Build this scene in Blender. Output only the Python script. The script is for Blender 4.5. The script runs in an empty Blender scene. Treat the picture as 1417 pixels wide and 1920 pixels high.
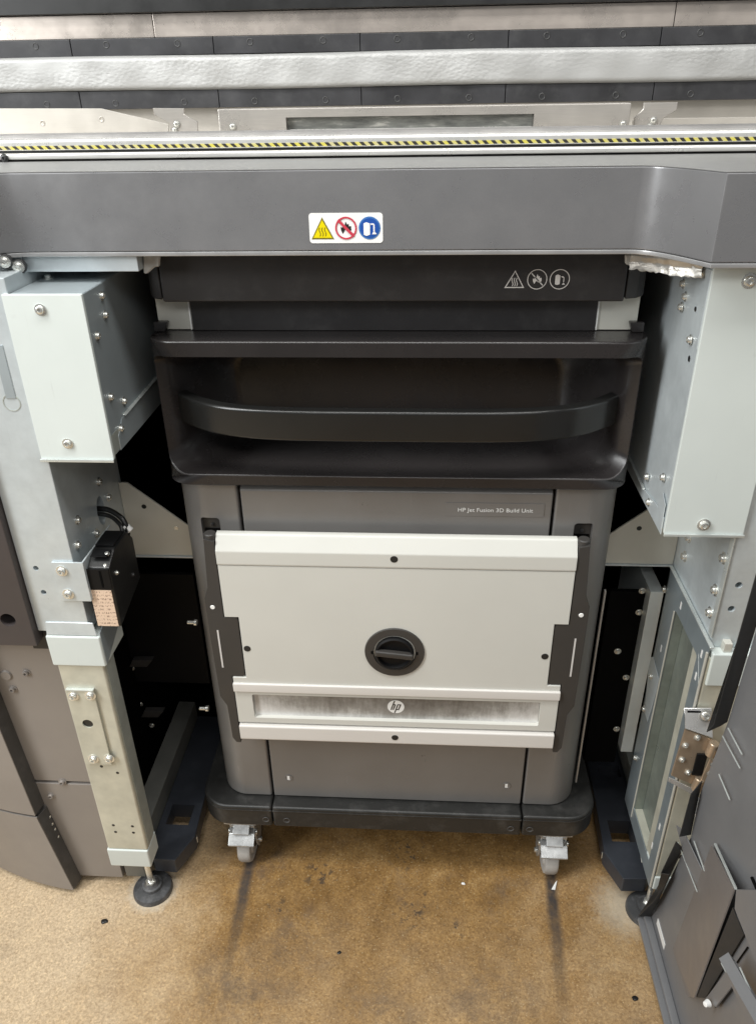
import bpy, bmesh, math, random
from mathutils import Matrix, Vector
random.seed(7)
S = bpy.context.scene
C = S.collection

# ------------------------------------------------------------------ camera
cd = bpy.data.cameras.new("camera")
cam = bpy.data.objects.new("camera", cd); C.objects.link(cam)
cd.sensor_fit = 'VERTICAL'; cd.sensor_height = 24.0; cd.lens = 18.0
cd.clip_start = 0.02; cd.clip_end = 100
cam.matrix_world = Matrix(((0.99827, -0.01449, 0.05693, 0.0432),
                           (0.05687, 0.48151, -0.87459, -1.0789),
                           (-0.01474, 0.87632, 0.48150, 1.4639), (0, 0, 0, 1)))
S.camera = cam
# ------------------------------------------------------------------ light of the hall: even indoor ambience + ceiling light panels, plus an added frontal fill
w = bpy.data.worlds.new("World"); S.world = w; w.use_nodes = True
w.node_tree.nodes["Background"].inputs[0].default_value = (0.95, 0.98, 1.0, 1)
w.node_tree.nodes["Background"].inputs[1].default_value = 0.17
def area(name, loc, target, sx, sy, power, col):
    l = bpy.data.lights.new(name, 'AREA'); l.shape = 'RECTANGLE'; l.size = sx; l.size_y = sy
    l.energy = power; l.color = col
    o = bpy.data.objects.new(name, l); C.objects.link(o); o.location = loc
    d = Vector(target) - Vector(loc)
    o.rotation_euler = d.to_track_quat('-Z', 'Y').to_euler()
    return o
area("area_light", (-2.0, -1.4, 2.5), (0.1, 0.0, 0.8), 0.7, 2.4, 80, (0.98, 1.0, 1.0))
area("area_light", (0.4, -2.6, 2.9), (0.1, 0.0, 0.7), 2.6, 0.6, 22, (1.0, 0.98, 0.95))  # front fill, added to brighten the vertical faces
area("area_light", (-0.3, -0.68, 3.0), (-0.3, -0.62, 0.0), 2.8, 0.45, 50, (1.0, 0.99, 0.96))
S.view_settings.view_transform = 'Standard'; S.view_settings.look = 'None'
S.view_settings.exposure = 0.0; S.view_settings.gamma = 1.0
S.cycles.max_bounces = 8; S.cycles.use_denoising = True

# ------------------------------------------------------------------ materials
def new_mat(name):
    m = bpy.data.materials.new(name); m.use_nodes = True
    nt = m.node_tree; return m, nt, nt.nodes["Principled BSDF"]
def nd(nt, t, **kw):
    n = nt.nodes.new(t)
    for k, v in kw.items():
        if k in n.inputs: n.inputs[k].default_value = v
        else: setattr(n, k, v)
    return n
def coords(nt, scale=(1, 1, 1)):
    tc = nd(nt, 'ShaderNodeTexCoord'); mp = nd(nt, 'ShaderNodeMapping'); mp.inputs['Scale'].default_value = scale
    nt.links.new(tc.outputs['Object'], mp.inputs['Vector']); return mp.outputs['Vector']
def noise(nt, vec, scale, detail=4.0, rough=.55):
    n = nd(nt, 'ShaderNodeTexNoise'); n.inputs['Scale'].default_value = scale
    n.inputs['Detail'].default_value = detail; n.inputs['Roughness'].default_value = rough
    nt.links.new(vec, n.inputs['Vector']); return n.outputs['Fac']
def ramp(nt, fac, stops):
    r = nd(nt, 'ShaderNodeValToRGB'); e = r.color_ramp.elements
    while len(e) < len(stops): e.new(.5)
    for i, (p, c) in enumerate(stops):
        e[i].position = p; e[i].color = (*c, 1) if len(c) == 3 else c
    nt.links.new(fac, r.inputs['Fac']); return r.outputs['Color']
def mixc(nt, fac, a, b, mode='MIX'):
    m = nd(nt, 'ShaderNodeMix'); m.data_type = 'RGBA'; m.blend_type = mode
    for val, i in ((fac, 0), (a, 6), (b, 7)):
        if isinstance(val, (int, float)): m.inputs[i].default_value = val
        elif isinstance(val, tuple): m.inputs[i].default_value = (*val, 1)
        else: nt.links.new(val, m.inputs[i])
    return m.outputs[2]
def mth(nt, op, a, b=None, c=None):
    m = nd(nt, 'ShaderNodeMath'); m.operation = op
    for i, v in enumerate((a, b, c)):
        if v is None: continue
        if isinstance(v, (int, float)): m.inputs[i].default_value = v
        else: nt.links.new(v, m.inputs[i])
    return m.outputs[0]
def nd_sep(nt, colour):
    n = nd(nt, 'ShaderNodeSeparateColor'); nt.links.new(colour, n.inputs[0]); return n.outputs[0]
def mat(name, col, rough=.5, metal=0.0, var=.12, vs=9.0, fine=0.0, fs=900.0, stretch=(1, 1, 1), bump=0.0, bs=600.0,
        dust=0.0, dustcol=(.6, .58, .55), rv=.12, spec=.5, wear=0.0, wearcol=None):
    """painted / plastic / metal surface: cloudy tint, smudged gloss, grain and a little dust"""
    m, nt, b = new_mat(name)
    v = coords(nt); vst = coords(nt, stretch)
    n1 = noise(nt, v, vs, 5)
    lo = tuple(c * (1 - var) for c in col); hi = tuple(min(1, c * (1 + var)) for c in col)
    c = ramp(nt, n1, [(.3, lo), (.7, hi)])
    if fine:
        n2 = noise(nt, vst, fs, 2)
        c = mixc(nt, 1.0, c, ramp(nt, n2, [(.3, (1 - fine,) * 3), (.7, (1 + fine * .0,) * 3)]), 'MULTIPLY')
    if dust:
        n3 = noise(nt, v, 26, 8, .7)
        f = mth(nt, 'MULTIPLY', ramp(nt, n3, [(.5, (0, 0, 0)), (.75, (1, 1, 1))]), dust)
        c = mixc(nt, f, c, dustcol)
    if wear:
        for ang, sc_, th in ((.5, (14, 420, 14), .70), (-.9, (420, 14, 10), .71)):
            mp = nd(nt, 'ShaderNodeMapping'); mp.inputs['Rotation'].default_value = (ang * .3, ang, ang); mp.inputs['Scale'].default_value = sc_
            nt.links.new(v, mp.inputs['Vector'])
            f = ramp(nt, noise(nt, mp.outputs[0], 1.0, 3, .6), [(th - .03, (0,) * 3), (th + .04, (1,) * 3)])
            c = mixc(nt, mth(nt, 'MULTIPLY', f, wear), c, wearcol or tuple(min(1, k * 1.6 + .02) for k in col))
        sm = ramp(nt, noise(nt, v, 5.5, 7, .72), [(.52, (0,) * 3), (.74, (1,) * 3)])
        c = mixc(nt, mth(nt, 'MULTIPLY', sm, wear * .35), c, wearcol or tuple(min(1, k * 1.4 + .02) for k in col))
    nt.links.new(c, b.inputs['Base Color'])
    n4 = noise(nt, v, 14, 6, .65)
    r = ramp(nt, n4, [(.25, (max(.03, rough - rv),) * 3), (.75, (min(1, rough + rv),) * 3)])
    nt.links.new(r, b.inputs['Roughness'])
    b.inputs['Metallic'].default_value = metal
    b.inputs['Specular IOR Level'].default_value = spec
    if bump:
        bp = nd(nt, 'ShaderNodeBump'); bp.inputs['Strength'].default_value = bump; bp.inputs['Distance'].default_value = .001
        nt.links.new(noise(nt, vst, bs, 3), bp.inputs['Height']); nt.links.new(bp.outputs[0], b.inputs['Normal'])
    return m
M = {}
M['beam'] = mat('beam_paint', (.275, .275, .283), .31, .5, .06, 6, .06, 700, bump=.05, bs=1500)
M['beam_lip'] = mat('beam_trim', (.46, .46, .46), .35, .6, .1, 30)
M['beam_top'] = mat('beam_top_sheet', (.26, .26, .256), .45, .1, .06, 8, .05, 60, (1, 40, 40))
M['alu'] = mat('bright_aluminium', (.80, .79, .76), .30, .55, .06, 20, .10, 60, (1, 40, 40))
M['alu_dark'] = mat('dull_aluminium', (.42, .41, .40), .4, .5, .1, 20)
M['stainless'] = mat('brushed_stainless', (.56, .53, .49), .30, .6, .05, 3, .14, 22, (1, 60, 60), bump=.05, bs=30)
M['stainless_warm'] = mat('brushed_stainless_warm', (.62, .555, .50), .30, .7, .22, 2.5, .06, 6, (.3, 60, 60), bump=.02, bs=10)
M['chamber'] = mat('chamber_sheet', (.56, .53, .48), .4, .35, .08, 7, .05, 30, (1, 40, 40))
M['galv'] = mat('galvanized_sheet', (.60, .655, .675), .38, .35, .07, 25, .05, 90, wear=.3, wearcol=(.42, .46, .47))
M['galv_dull'] = mat('galvanized_dull', (.47, .50, .46), .45, .35, .13, 16, .10, 60, dust=.15, dustcol=(.55, .54, .45))
M['galv_yellow'] = mat('galvanized_yellow', (.60, .595, .50), .45, .25, .10, 13, .10, 50, dust=.2, dustcol=(.66, .62, .5))
M['box'] = mat('pale_painted_sheet', (.635, .685, .66), .45, 0, .04, 5, bump=.03, bs=1200, wear=.35, wearcol=(.46, .48, .46))
M['boxside'] = mat('zinc_sheet', (.40, .45, .47), .36, .35, .08, 8)
M['cream'] = mat('zinc_cream_sheet', (.60, .59, .53), .45, .2, .07, 10)
M['body'] = mat('grey_unit_paint', (.225, .217, .208), .36, .25, .08, 7, .05, 800, bump=.05, bs=1500, wear=.16)
M['module'] = mat('dark_plastic', (.022, .0195, .0195), .25, 0, .12, 9, bump=.08, bs=2200, wear=.05)
M['handle'] = mat('black_satin_handle', (.013, .013, .0125), .24, 0, .1, 9, rv=.05)
M['top'] = mat('dark_top_plastic', (.023, .0215, .022), .45, 0, .1, 9, bump=.1, bs=2000, dust=.03, wear=.08)
M['base'] = mat('black_base', (.020, .020, .019), .42, 0, .15, 9, bump=.15, bs=1600, dust=.16, dustcol=(.22, .21, .2))
M['white'] = mat('cream_cover', (.60, .597, .553), .38, 0, .03, 5, bump=.03, bs=1400, dust=.05, dustcol=(.55, .5, .45), wear=.14, wearcol=(.5, .48, .42))
M['whiterail'] = mat('cream_rail', (.68, .655, .62), .38, 0, .02, 6, .04, 30, (1, 60, 60))
M['bracket'] = mat('brown_black_bracket', (.042, .039, .036), .5, 0, .1, 9)
M['black'] = mat('black_plastic', (.012, .012, .012), .4, 0, .2, 12)
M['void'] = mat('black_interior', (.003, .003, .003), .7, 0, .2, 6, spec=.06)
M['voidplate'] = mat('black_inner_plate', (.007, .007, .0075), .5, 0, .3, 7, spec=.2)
M['rubber'] = mat('black_rubber', (.060, .061, .063), .42, .1, .2, 25, dust=.6, dustcol=(.3, .3, .31))
M['seal'] = mat('seal_strip', (.034, .034, .037), .46, .1, .35, 16, dust=.35, dustcol=(.10, .10, .10))
M['screw'] = mat('zinc_screw', (.78, .78, .74), .25, .8, .1, 60)
M['screwdark'] = mat('black_screw', (.07, .07, .07), .35, .5, .2, 60)
M['castor'] = mat('grey_caster', (.50, .51, .51), .3, .55, .25, 45, dust=.35, dustcol=(.6, .59, .57))
M['wheel'] = mat('grey_wheel', (.44, .43, .41), .6, 0, .12, 40, dust=.3)
M['fork'] = mat('navy_fork', (.034, .038, .047), .42, 0, .14, 9, bump=.05, dust=.16, dustcol=(.12, .13, .15), wear=.12)
M['skin'] = mat('taupe_panel', (.27, .245, .225), .40, .15, .06, 5, wear=.10)
M['skin_dark'] = mat('brown_door_panel', (.062, .052, .051), .42, .05, .08, 5)
M['skin_inner'] = mat('taupe_return', (.055, .052, .050), .45, .05, .12, 9, dust=.25, dustcol=(.2, .19, .18))
M['door'] = mat('door_inside_grey', (.20, .202, .208), .40, .15, .07, 6, wear=.12, dust=.06, dustcol=(.2, .19, .18))
M['doorflange'] = mat('door_flange_dark', (.030, .031, .032), .5, 0, .1, 9)
M['gusset'] = mat('door_gusset', (.23, .212, .203), .38, .2, .08, 6)
M['hinge'] = mat('hinge_nickel', (.46, .36, .26), .3, .55, .12, 30)
M['chrome'] = mat('hinge_chrome', (.72, .72, .71), .24, .5, .1, 30)
M['paper'] = mat('sticker_white', (.86, .86, .84), .4, 0, .02, 20)
M['ink'] = mat('print_black', (.015, .015, .015), .5, 0, .1, 20)
M['yellow'] = mat('print_yellow', (.80, .66, .0), .4, 0, .03, 20)
M['olive'] = mat('print_olive', (.20, .17, .01), .4, 0, .05, 20)
M['red'] = mat('print_red', (.55, .05, .08), .4, 0, .05, 20)
M['blue'] = mat('print_blue', (.010, .075, .36), .4, 0, .05, 20)
M['bluering'] = mat('print_blue_ring', (.05, .17, .45), .4, 0, .05, 20)
M['greyprint'] = mat('print_grey', (.62, .60, .58), .5, 0, .05, 20)
M['plastic'] = mat('frosted_plastic', (.50, .50, .48), .3, 0, .2, 40)
M['pin'] = mat('zinc_edge', (.66, .70, .68), .3, .5, .08, 30)
M['rail_shaded'] = mat('shaded_floor_rail', (.16, .16, .145), .5, .2, .15, 14, dust=.15, dustcol=(.3, .3, .26))  # left rail: shade of the leg tube put into the base colour
M['web'] = mat('green_zinc_web', (.25, .28, .25), .36, .4, .16, 12, .10, 60, dust=.2, dustcol=(.5, .5, .42))
M['band'] = mat('blue_zinc_band', (.28, .325, .345), .36, .35, .1, 14)
M['lit_zinc'] = mat('lit_zinc', (.74, .80, .80), .4, .2, .06, 14)  # lighter galvanized copy: side light on the rear channel put into its colour
M['cable'] = mat('cable_black', (.012, .012, .012), .35, 0, .2, 30)

def foil_mat(name, col, scale, strength, rough, metal):
    m, nt, b = new_mat(name); v = coords(nt, (.55, 1, 1))
    vo = nd(nt, 'ShaderNodeTexVoronoi'); vo.feature = 'SMOOTH_F1'; vo.inputs['Scale'].default_value = scale
    nt.links.new(v, vo.inputs['Vector'])
    n = noise(nt, v, scale * .35, 6, .7)
    h = mth(nt, 'ADD', mth(nt, 'MULTIPLY', vo.outputs['Distance'], .8), n)
    big = noise(nt, coords(nt, (.35, 1, 1)), 7, 3)
    h = mth(nt, 'MULTIPLY', h, ramp(nt, big, [(.42, (.1,) * 3), (.6, (1,) * 3)]))
    bp = nd(nt, 'ShaderNodeBump'); bp.inputs['Strength'].default_value = strength; bp.inputs['Distance'].default_value = .006
    nt.links.new(h, bp.inputs['Height']); nt.links.new(bp.outputs[0], b.inputs['Normal'])
    nt.links.new(ramp(nt, noise(nt, v, 12, 5), [(.3, tuple(c * .88 for c in col)), (.7, col)]), b.inputs['Base Color'])
    b.inputs['Metallic'].default_value = metal; b.inputs['Roughness'].default_value = rough
    return m
M['pad'] = foil_mat('foil_pad', (.47, .47, .46), 240, .22, .5, .2)
M['foil'] = foil_mat('crumpled_foil', (.50, .48, .44), 40, .8, .34, .6)

def hazard_mat():
    m, nt, b = new_mat('hazard_tape')
    tc = nd(nt, 'ShaderNodeTexCoord'); sx = nd(nt, 'ShaderNodeSeparateXYZ'); nt.links.new(tc.outputs['Object'], sx.inputs[0])
    u = mth(nt, 'ADD', mth(nt, 'MULTIPLY', sx.outputs[0], 1 / .0110), mth(nt, 'MULTIPLY', sx.outputs[2], 1.0 / .0110))
    f = mth(nt, 'FRACT', mth(nt, 'ADD', u, 500))
    wear = noise(nt, coords(nt), 90, 4)
    e = ramp(nt, f, [(.46, (0, 0, 0)), (.52, (1, 1, 1))])
    yel = ramp(nt, wear, [(.35, (.55, .50, .26)), (.6, (.62, .55, .10))])
    nt.links.new(mixc(nt, e, (.035, .032, .026), yel), b.inputs['Base Color'])
    b.inputs['Roughness'].default_value = .4
    return m
M['hazard'] = hazard_mat()

def window_mat():
    """scratched, powder-dusted clear strip"""
    m, nt, b = new_mat('scratched_window'); v = coords(nt)
    vs = coords(nt, (1, 1, 1)); n = noise(nt, v, 16, 7, .7)
    sc = nd(nt, 'ShaderNodeMapping'); sc.inputs['Rotation'].default_value = (0, .8, 0); sc.inputs['Scale'].default_value = (170, 60, 30)
    nt.links.new(v, sc.inputs['Vector']); n2 = noise(nt, sc.outputs[0], 1.0, 5, .7)
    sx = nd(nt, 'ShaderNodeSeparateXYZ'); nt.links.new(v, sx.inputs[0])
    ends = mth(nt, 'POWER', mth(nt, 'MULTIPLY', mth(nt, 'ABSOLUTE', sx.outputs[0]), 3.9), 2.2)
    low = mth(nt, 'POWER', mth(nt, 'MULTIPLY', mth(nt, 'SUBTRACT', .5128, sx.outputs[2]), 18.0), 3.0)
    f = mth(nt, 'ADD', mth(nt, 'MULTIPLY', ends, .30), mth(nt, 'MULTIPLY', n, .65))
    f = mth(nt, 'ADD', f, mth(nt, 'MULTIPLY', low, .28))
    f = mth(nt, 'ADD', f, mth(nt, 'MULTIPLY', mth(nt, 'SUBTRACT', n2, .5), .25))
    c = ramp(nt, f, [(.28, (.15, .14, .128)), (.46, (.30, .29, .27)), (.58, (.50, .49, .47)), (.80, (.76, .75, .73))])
    nt.links.new(c, b.inputs['Base Color']); b.inputs['Roughness'].default_value = .28; b.inputs['Coat Weight'].default_value = .3
    return m
M['window'] = window_mat()
def slot_glass_mat():
    m, nt, b = new_mat('chamber_window_glass'); v = coords(nt, (1, 1, 5))
    nt.links.new(ramp(nt, noise(nt, v, 20, 6, .7), [(.35, (.10, .105, .10)), (.6, (.22, .225, .21)), (.75, (.55, .54, .5))]), b.inputs['Base Color'])
    b.inputs['Roughness'].default_value = .15; b.inputs['Coat Weight'].default_value = .6
    return m
M['slotglass'] = slot_glass_mat()
def label_mat():
    """small print on a yellowed rating label: rows of illegible type"""
    m, nt, b = new_mat('rating_label'); v = coords(nt)
    mp = nd(nt, 'ShaderNodeMapping'); mp.inputs['Scale'].default_value = (520, 1, 210); nt.links.new(v, mp.inputs[0])
    n = noise(nt, mp.outputs[0], 1.0, 2)
    sx = nd(nt, 'ShaderNodeSeparateXYZ'); nt.links.new(v, sx.inputs[0])
    row = mth(nt, 'FRACT', mth(nt, 'MULTIPLY', sx.outputs[2], 150))
    rowm = mth(nt, 'GREATER_THAN', row, .45)
    f = mth(nt, 'MULTIPLY', ramp(nt, n, [(.5, (0,) * 3), (.58, (1,) * 3)]), rowm)
    nt.links.new(mixc(nt, mth(nt, 'MULTIPLY', f, .7), (.74, .56, .42), (.14, .07, .05)), b.inputs['Base Color'])
    b.inputs['Roughness'].default_value = .5
    return m
M['label'] = label_mat()

def floor_mat():
    m, nt, b = new_mat('worn_golden_floor'); v = coords(nt)
    big = noise(nt, v, 1.9, 6, .62); mid = noise(nt, v, 9, 7, .68); fine = noise(nt, v, 190, 4, .62); grain = noise(nt, v, 520, 2, .6)
    c = ramp(nt, mid, [(.26, (.235, .128, .044)), (.48, (.36, .222, .095)), (.74, (.50, .355, .195))])
    c = mixc(nt, ramp(nt, big, [(.40, (0,) * 3), (.66, (.75,) * 3)]), c, (.52, .385, .235))
    c = mixc(nt, ramp(nt, noise(nt, v, 4.1, 8, .7), [(.50, (0,) * 3), (.66, (.6,) * 3)]), c, (.25, .130, .042))
    sx0 = nd(nt, 'ShaderNodeSeparateXYZ'); nt.links.new(v, sx0.inputs[0])
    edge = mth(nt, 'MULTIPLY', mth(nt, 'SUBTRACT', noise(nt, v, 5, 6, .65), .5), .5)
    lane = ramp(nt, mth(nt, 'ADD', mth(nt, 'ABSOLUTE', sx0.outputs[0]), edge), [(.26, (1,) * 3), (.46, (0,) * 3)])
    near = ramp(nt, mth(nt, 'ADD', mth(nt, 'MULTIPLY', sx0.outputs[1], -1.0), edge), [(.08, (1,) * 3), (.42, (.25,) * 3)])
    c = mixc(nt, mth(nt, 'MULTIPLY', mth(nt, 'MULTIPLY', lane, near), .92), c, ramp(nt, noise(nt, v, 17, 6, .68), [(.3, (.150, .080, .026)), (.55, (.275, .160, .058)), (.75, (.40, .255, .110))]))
    pale = ramp(nt, mth(nt, 'ADD', mth(nt, 'MULTIPLY', sx0.outputs[0], -1.0), edge), [(.34, (0,) * 3), (.62, (.8,) * 3)])
    c = mixc(nt, pale, c, (.60, .48, .335))
    c = mixc(nt, .8, c, ramp(nt, fine, [(.30, (.70, .65, .60)), (.50, (1, 1, 1)), (.70, (1.25, 1.24, 1.2))]), 'MULTIPLY')
    vg = nd(nt, 'ShaderNodeTexVoronoi'); vg.inputs['Scale'].default_value = 300; vg.inputs['Randomness'].default_value = 1.0
    nt.links.new(v, vg.inputs['Vector'])
    c = mixc(nt, .32, c, ramp(nt, nd_sep(nt, vg.outputs['Color']), [(.08, (.50, .44, .38)), (.35, (.95, .95, .94)), (.75, (1.05, 1.05, 1.04)), (.97, (1.55, 1.52, 1.42))]), 'MULTIPLY')
    c = mixc(nt, .5, c, ramp(nt, grain, [(.35, (.76, .73, .68)), (.6, (1.1, 1.1, 1.08))]), 'MULTIPLY')
    c = mixc(nt, mth(nt, 'MULTIPLY', ramp(nt, noise(nt, v, 75, 5, .7), [(.66, (0,) * 3), (.72, (1,) * 3)]), .55), c, (.09, .06, .035))
    c = mixc(nt, mth(nt, 'MULTIPLY', ramp(nt, noise(nt, v, 260, 2, .5), [(.64, (0,) * 3), (.70, (1,) * 3)]), .5), c, (.62, .50, .32))
    sx = nd(nt, 'ShaderNodeSeparateXYZ'); nt.links.new(v, sx.inputs[0]); X, Y = sx.outputs[0], sx.outputs[1]
    wob = mth(nt, 'MULTIPLY', mth(nt, 'SUBTRACT', noise(nt, v, 9, 5), .5), .014)
    # grey scuff patches
    sc = noise(nt, v, 6.3, 7, .72)
    c = mixc(nt, mth(nt, 'MULTIPLY', ramp(nt, sc, [(.56, (0,) * 3), (.72, (1,) * 3)]), .45), c, (.17, .13, .095))
    # tracks rubbed by the caster wheels, along the way the trolley rolls in
    for cx, slope, wd, ln, st in ((-.318, -.02, .016, .30, 1.0), (.327, .055, .016, .34, 1.0)):
        d = mth(nt, 'ABSOLUTE', mth(nt, 'SUBTRACT', mth(nt, 'ADD', X, wob), mth(nt, 'ADD', mth(nt, 'MULTIPLY', Y, slope), cx)))
        a = ramp(nt, mth(nt, 'DIVIDE', d, wd), [(.35, (1,) * 3), (1.0, (0,) * 3)])
        l = ramp(nt, mth(nt, 'DIVIDE', mth(nt, 'MULTIPLY', Y, -1.0), ln), [(.2, (1,) * 3), (1.0, (0,) * 3)])
        f = mth(nt, 'MULTIPLY', mth(nt, 'MULTIPLY', a, l), mth(nt, 'MULTIPLY', ramp(nt, noise(nt, v, 60, 4), [(.3, (.7,) * 3), (.6, (1,) * 3)]), st))
        c = mixc(nt, f, c, (.06, .05, .045))
    def spot(px, py, r, col, st, soft=.5, warp=.5):
        nonlocal c
        dx = mth(nt, 'SUBTRACT', X, px); dy = mth(nt, 'SUBTRACT', Y, py)
        d = mth(nt, 'SQRT', mth(nt, 'ADD', mth(nt, 'MULTIPLY', dx, dx), mth(nt, 'MULTIPLY', dy, dy)))
        d = mth(nt, 'ADD', mth(nt, 'DIVIDE', d, r), mth(nt, 'MULTIPLY', mth(nt, 'SUBTRACT', noise(nt, v, 85, 5, .7), .5), warp * 3.2))
        c = mixc(nt, mth(nt, 'MULTIPLY', ramp(nt, d, [(soft, (1,) * 3), (1.0, (0,) * 3)]), st), c, col)
    # blots of spilt agent: ragged specks gathered in a few places
    rag = ramp(nt, noise(nt, v, 62, 6, .68), [(.54, (0,) * 3), (.60, (1,) * 3)])
    def blots(px, py, r, st, col=(.05, .042, .036), m_=None):
        nonlocal c
        dx = mth(nt, 'SUBTRACT', X, px); dy = mth(nt, 'SUBTRACT', Y, py)
        d = mth(nt, 'DIVIDE', mth(nt, 'SQRT', mth(nt, 'ADD', mth(nt, 'MULTIPLY', dx, dx), mth(nt, 'MULTIPLY', dy, dy))), r)
        f = mth(nt, 'MULTIPLY', ramp(nt, d, [(.3, (1,) * 3), (1.0, (0,) * 3)]), rag if m_ is None else m_)
        c = mixc(nt, mth(nt, 'MULTIPLY', f, st), c, col)
    for q, r in (((0.033, -0.108, 0.000), .045), ((0.065, -0.077, 0.000), .028), ((0.118, -0.138, 0.000), .03), ((0.018, 0.034, 0.000), .06), ((-0.162, -0.026, 0.000), .05), ((-0.240, -0.103, 0.000), .03)): blots(q[0], q[1], r, .85)
    cloud = ramp(nt, noise(nt, v, 24, 7, .72), [(.42, (0,) * 3), (.62, (1,) * 3)])
    for q, r in (((-0.255, -0.303, 0.000), .10), ((0.182, -0.272, 0.000), .12), ((-0.317, -0.248, 0.000), .09), ((-0.030, -0.314, 0.000), .10), ((-0.187, -0.169, 0.000), .11), ((-0.280, -0.006, 0.000), .08)): blots(q[0], q[1], r, .6, (.13, .095, .068), cloud)
    # pale powder ring round the levelling feet
    spot(-.507, -.078, .058, (.60, .54, .44), .55, .70, .22)
    spot(.470, -.07, .080, (.62, .55, .43), .6, .3, .25)
    nt.links.new(c, b.inputs['Base Color'])
    nt.links.new(ramp(nt, noise(nt, v, 30, 5), [(.3, (.20,) * 3), (.7, (.46,) * 3)]), b.inputs['Roughness'])
    bp = nd(nt, 'ShaderNodeBump'); bp.inputs['Strength'].default_value = .10; bp.inputs['Distance'].default_value = .001
    nt.links.new(fine, bp.inputs['Height']); nt.links.new(bp.outputs[0], b.inputs['Normal'])
    return m
M['floor'] = floor_mat()

# ------------------------------------------------------------------ mesh helpers
def finish(name, bm, m, parent=None, smooth=35):
    me = bpy.data.meshes.new(name); bmesh.ops.recalc_face_normals(bm, faces=bm.faces); bm.to_mesh(me); bm.free()
    return link(name, me, m, parent, smooth)
def link(name, me, m, parent=None, smooth=35):
    if m: me.materials.clear(); me.materials.append(M[m])
    if smooth:
        me.polygons.foreach_set('use_smooth', [True] * len(me.polygons)); me.set_sharp_from_angle(angle=math.radians(smooth))
    o = bpy.data.objects.new(name, me); C.objects.link(o)
    if smooth: wn(o)
    if parent: attach(o, parent)
    return o
def wn(o):
    m_ = o.modifiers.new('weighted_normals', 'WEIGHTED_NORMAL'); m_.keep_sharp = True; m_.weight = 90
ORG = {}
def attach(o, parent):
    o.parent = parent
    o.matrix_parent_inverse = Matrix.Translation(-ORG.get(parent.name, Vector((0, 0, 0))))
def thing(name, label, cat, loc):
    o = bpy.data.objects.new(name, None); C.objects.link(o); o.location = loc; o.empty_display_size = .1
    o['label'] = label; o['category'] = cat; ORG[o.name] = Vector(loc); return o
def thicken(bm, t):
    """give an open sheet real thickness behind its faces"""
    bmesh.ops.recalc_face_normals(bm, faces=bm.faces); bm.normal_update(); fs = bm.faces[:]; es = [e for e in bm.edges if len(e.link_faces) == 1]
    back = {v: bm.verts.new(v.co - v.normal * t) for v in bm.verts[:]}
    for f in fs: bm.faces.new([back[v] for v in reversed(f.verts)])
    for e in es: a, b = e.verts; bm.faces.new((a, b, back[b], back[a]))
def bev(bm, r, seg=2, ang=25):
    if r <= 0: return
    es = [e for e in bm.edges if len(e.link_faces) == 2 and e.calc_face_angle(0) > math.radians(ang)]
    bmesh.ops.bevel(bm, geom=es, offset=r, offset_type='OFFSET', segments=seg, profile=.5, affect='EDGES', clamp_overlap=True)
def box_bm(x0, x1, y0, y1, z0, z1, r=0, seg=2, bm=None):
    b2 = bmesh.new(); bmesh.ops.create_cube(b2, size=1)
    for v in b2.verts: v.co = Vector(((x0 + x1) / 2 + v.co.x * (x1 - x0), (y0 + y1) / 2 + v.co.y * (y1 - y0), (z0 + z1) / 2 + v.co.z * (z1 - z0)))
    bev(b2, r, seg)
    if bm is None: return b2
    me = bpy.data.meshes.new('t'); b2.to_mesh(me); b2.free(); bm.from_mesh(me); bpy.data.meshes.remove(me); return bm
def box(name, x0, x1, y0, y1, z0, z1, m, parent=None, r=.0015, seg=2): return finish(name, box_bm(x0, x1, y0, y1, z0, z1, r, seg), m, parent)
def prism_bm(pts, axis, a, b, r=0, seg=2):
    """closed 2-D outline swept along an axis; pts are the other two coordinates in x,y,z order"""
    bm = bmesh.new()
    def P(p, t): return {'x': (t, p[0], p[1]), 'y': (p[0], t, p[1]), 'z': (p[0], p[1], t)}[axis]
    A = [bm.verts.new(P(p, a)) for p in pts]; B = [bm.verts.new(P(p, b)) for p in pts]; n = len(pts)
    bm.faces.new(A); bm.faces.new(B[::-1])
    for i in range(n): bm.faces.new((A[i], B[i], B[(i + 1) % n], A[(i + 1) % n]))
    bmesh.ops.recalc_face_normals(bm, faces=bm.faces); bev(bm, r, seg); return bm
def prism(name, pts, axis, a, b, m, parent=None, r=.0012, seg=2, smooth=35): return finish(name, prism_bm(pts, axis, a, b, r, seg), m, parent, smooth)
def rrect(x0, x1, z0, z1, r, n=6):
    out = []
    for cx, cz, a0 in ((x1 - r, z1 - r, 0), (x0 + r, z1 - r, 90), (x0 + r, z0 + r, 180), (x1 - r, z0 + r, 270)):
        for i in range(n + 1):
            a = math.radians(a0 + 90 * i / n); out.append((cx + r * math.cos(a), cz + r * math.sin(a)))
    return out
def loft(name, loops, m, parent=None, cap=True, close=True, smooth=50, sharp=()):
    bm = bmesh.new(); L = [[bm.verts.new(p) for p in l] for l in loops]
    for a, b in zip(L[:-1], L[1:]):
        n = len(a)
        for i in range(n if close else n - 1): bm.faces.new((a[i], a[(i + 1) % n], b[(i + 1) % n], b[i]))
    if cap: bm.faces.new(L[0]); bm.faces.new(L[-1])
    n = len(loops[0]); o = finish(name, bm, m, parent, smooth)
    for e in o.data.edges:
        a, b = e.vertices
        if a // n == b // n and a // n in sharp: e.use_edge_sharp = True
    return o
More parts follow.
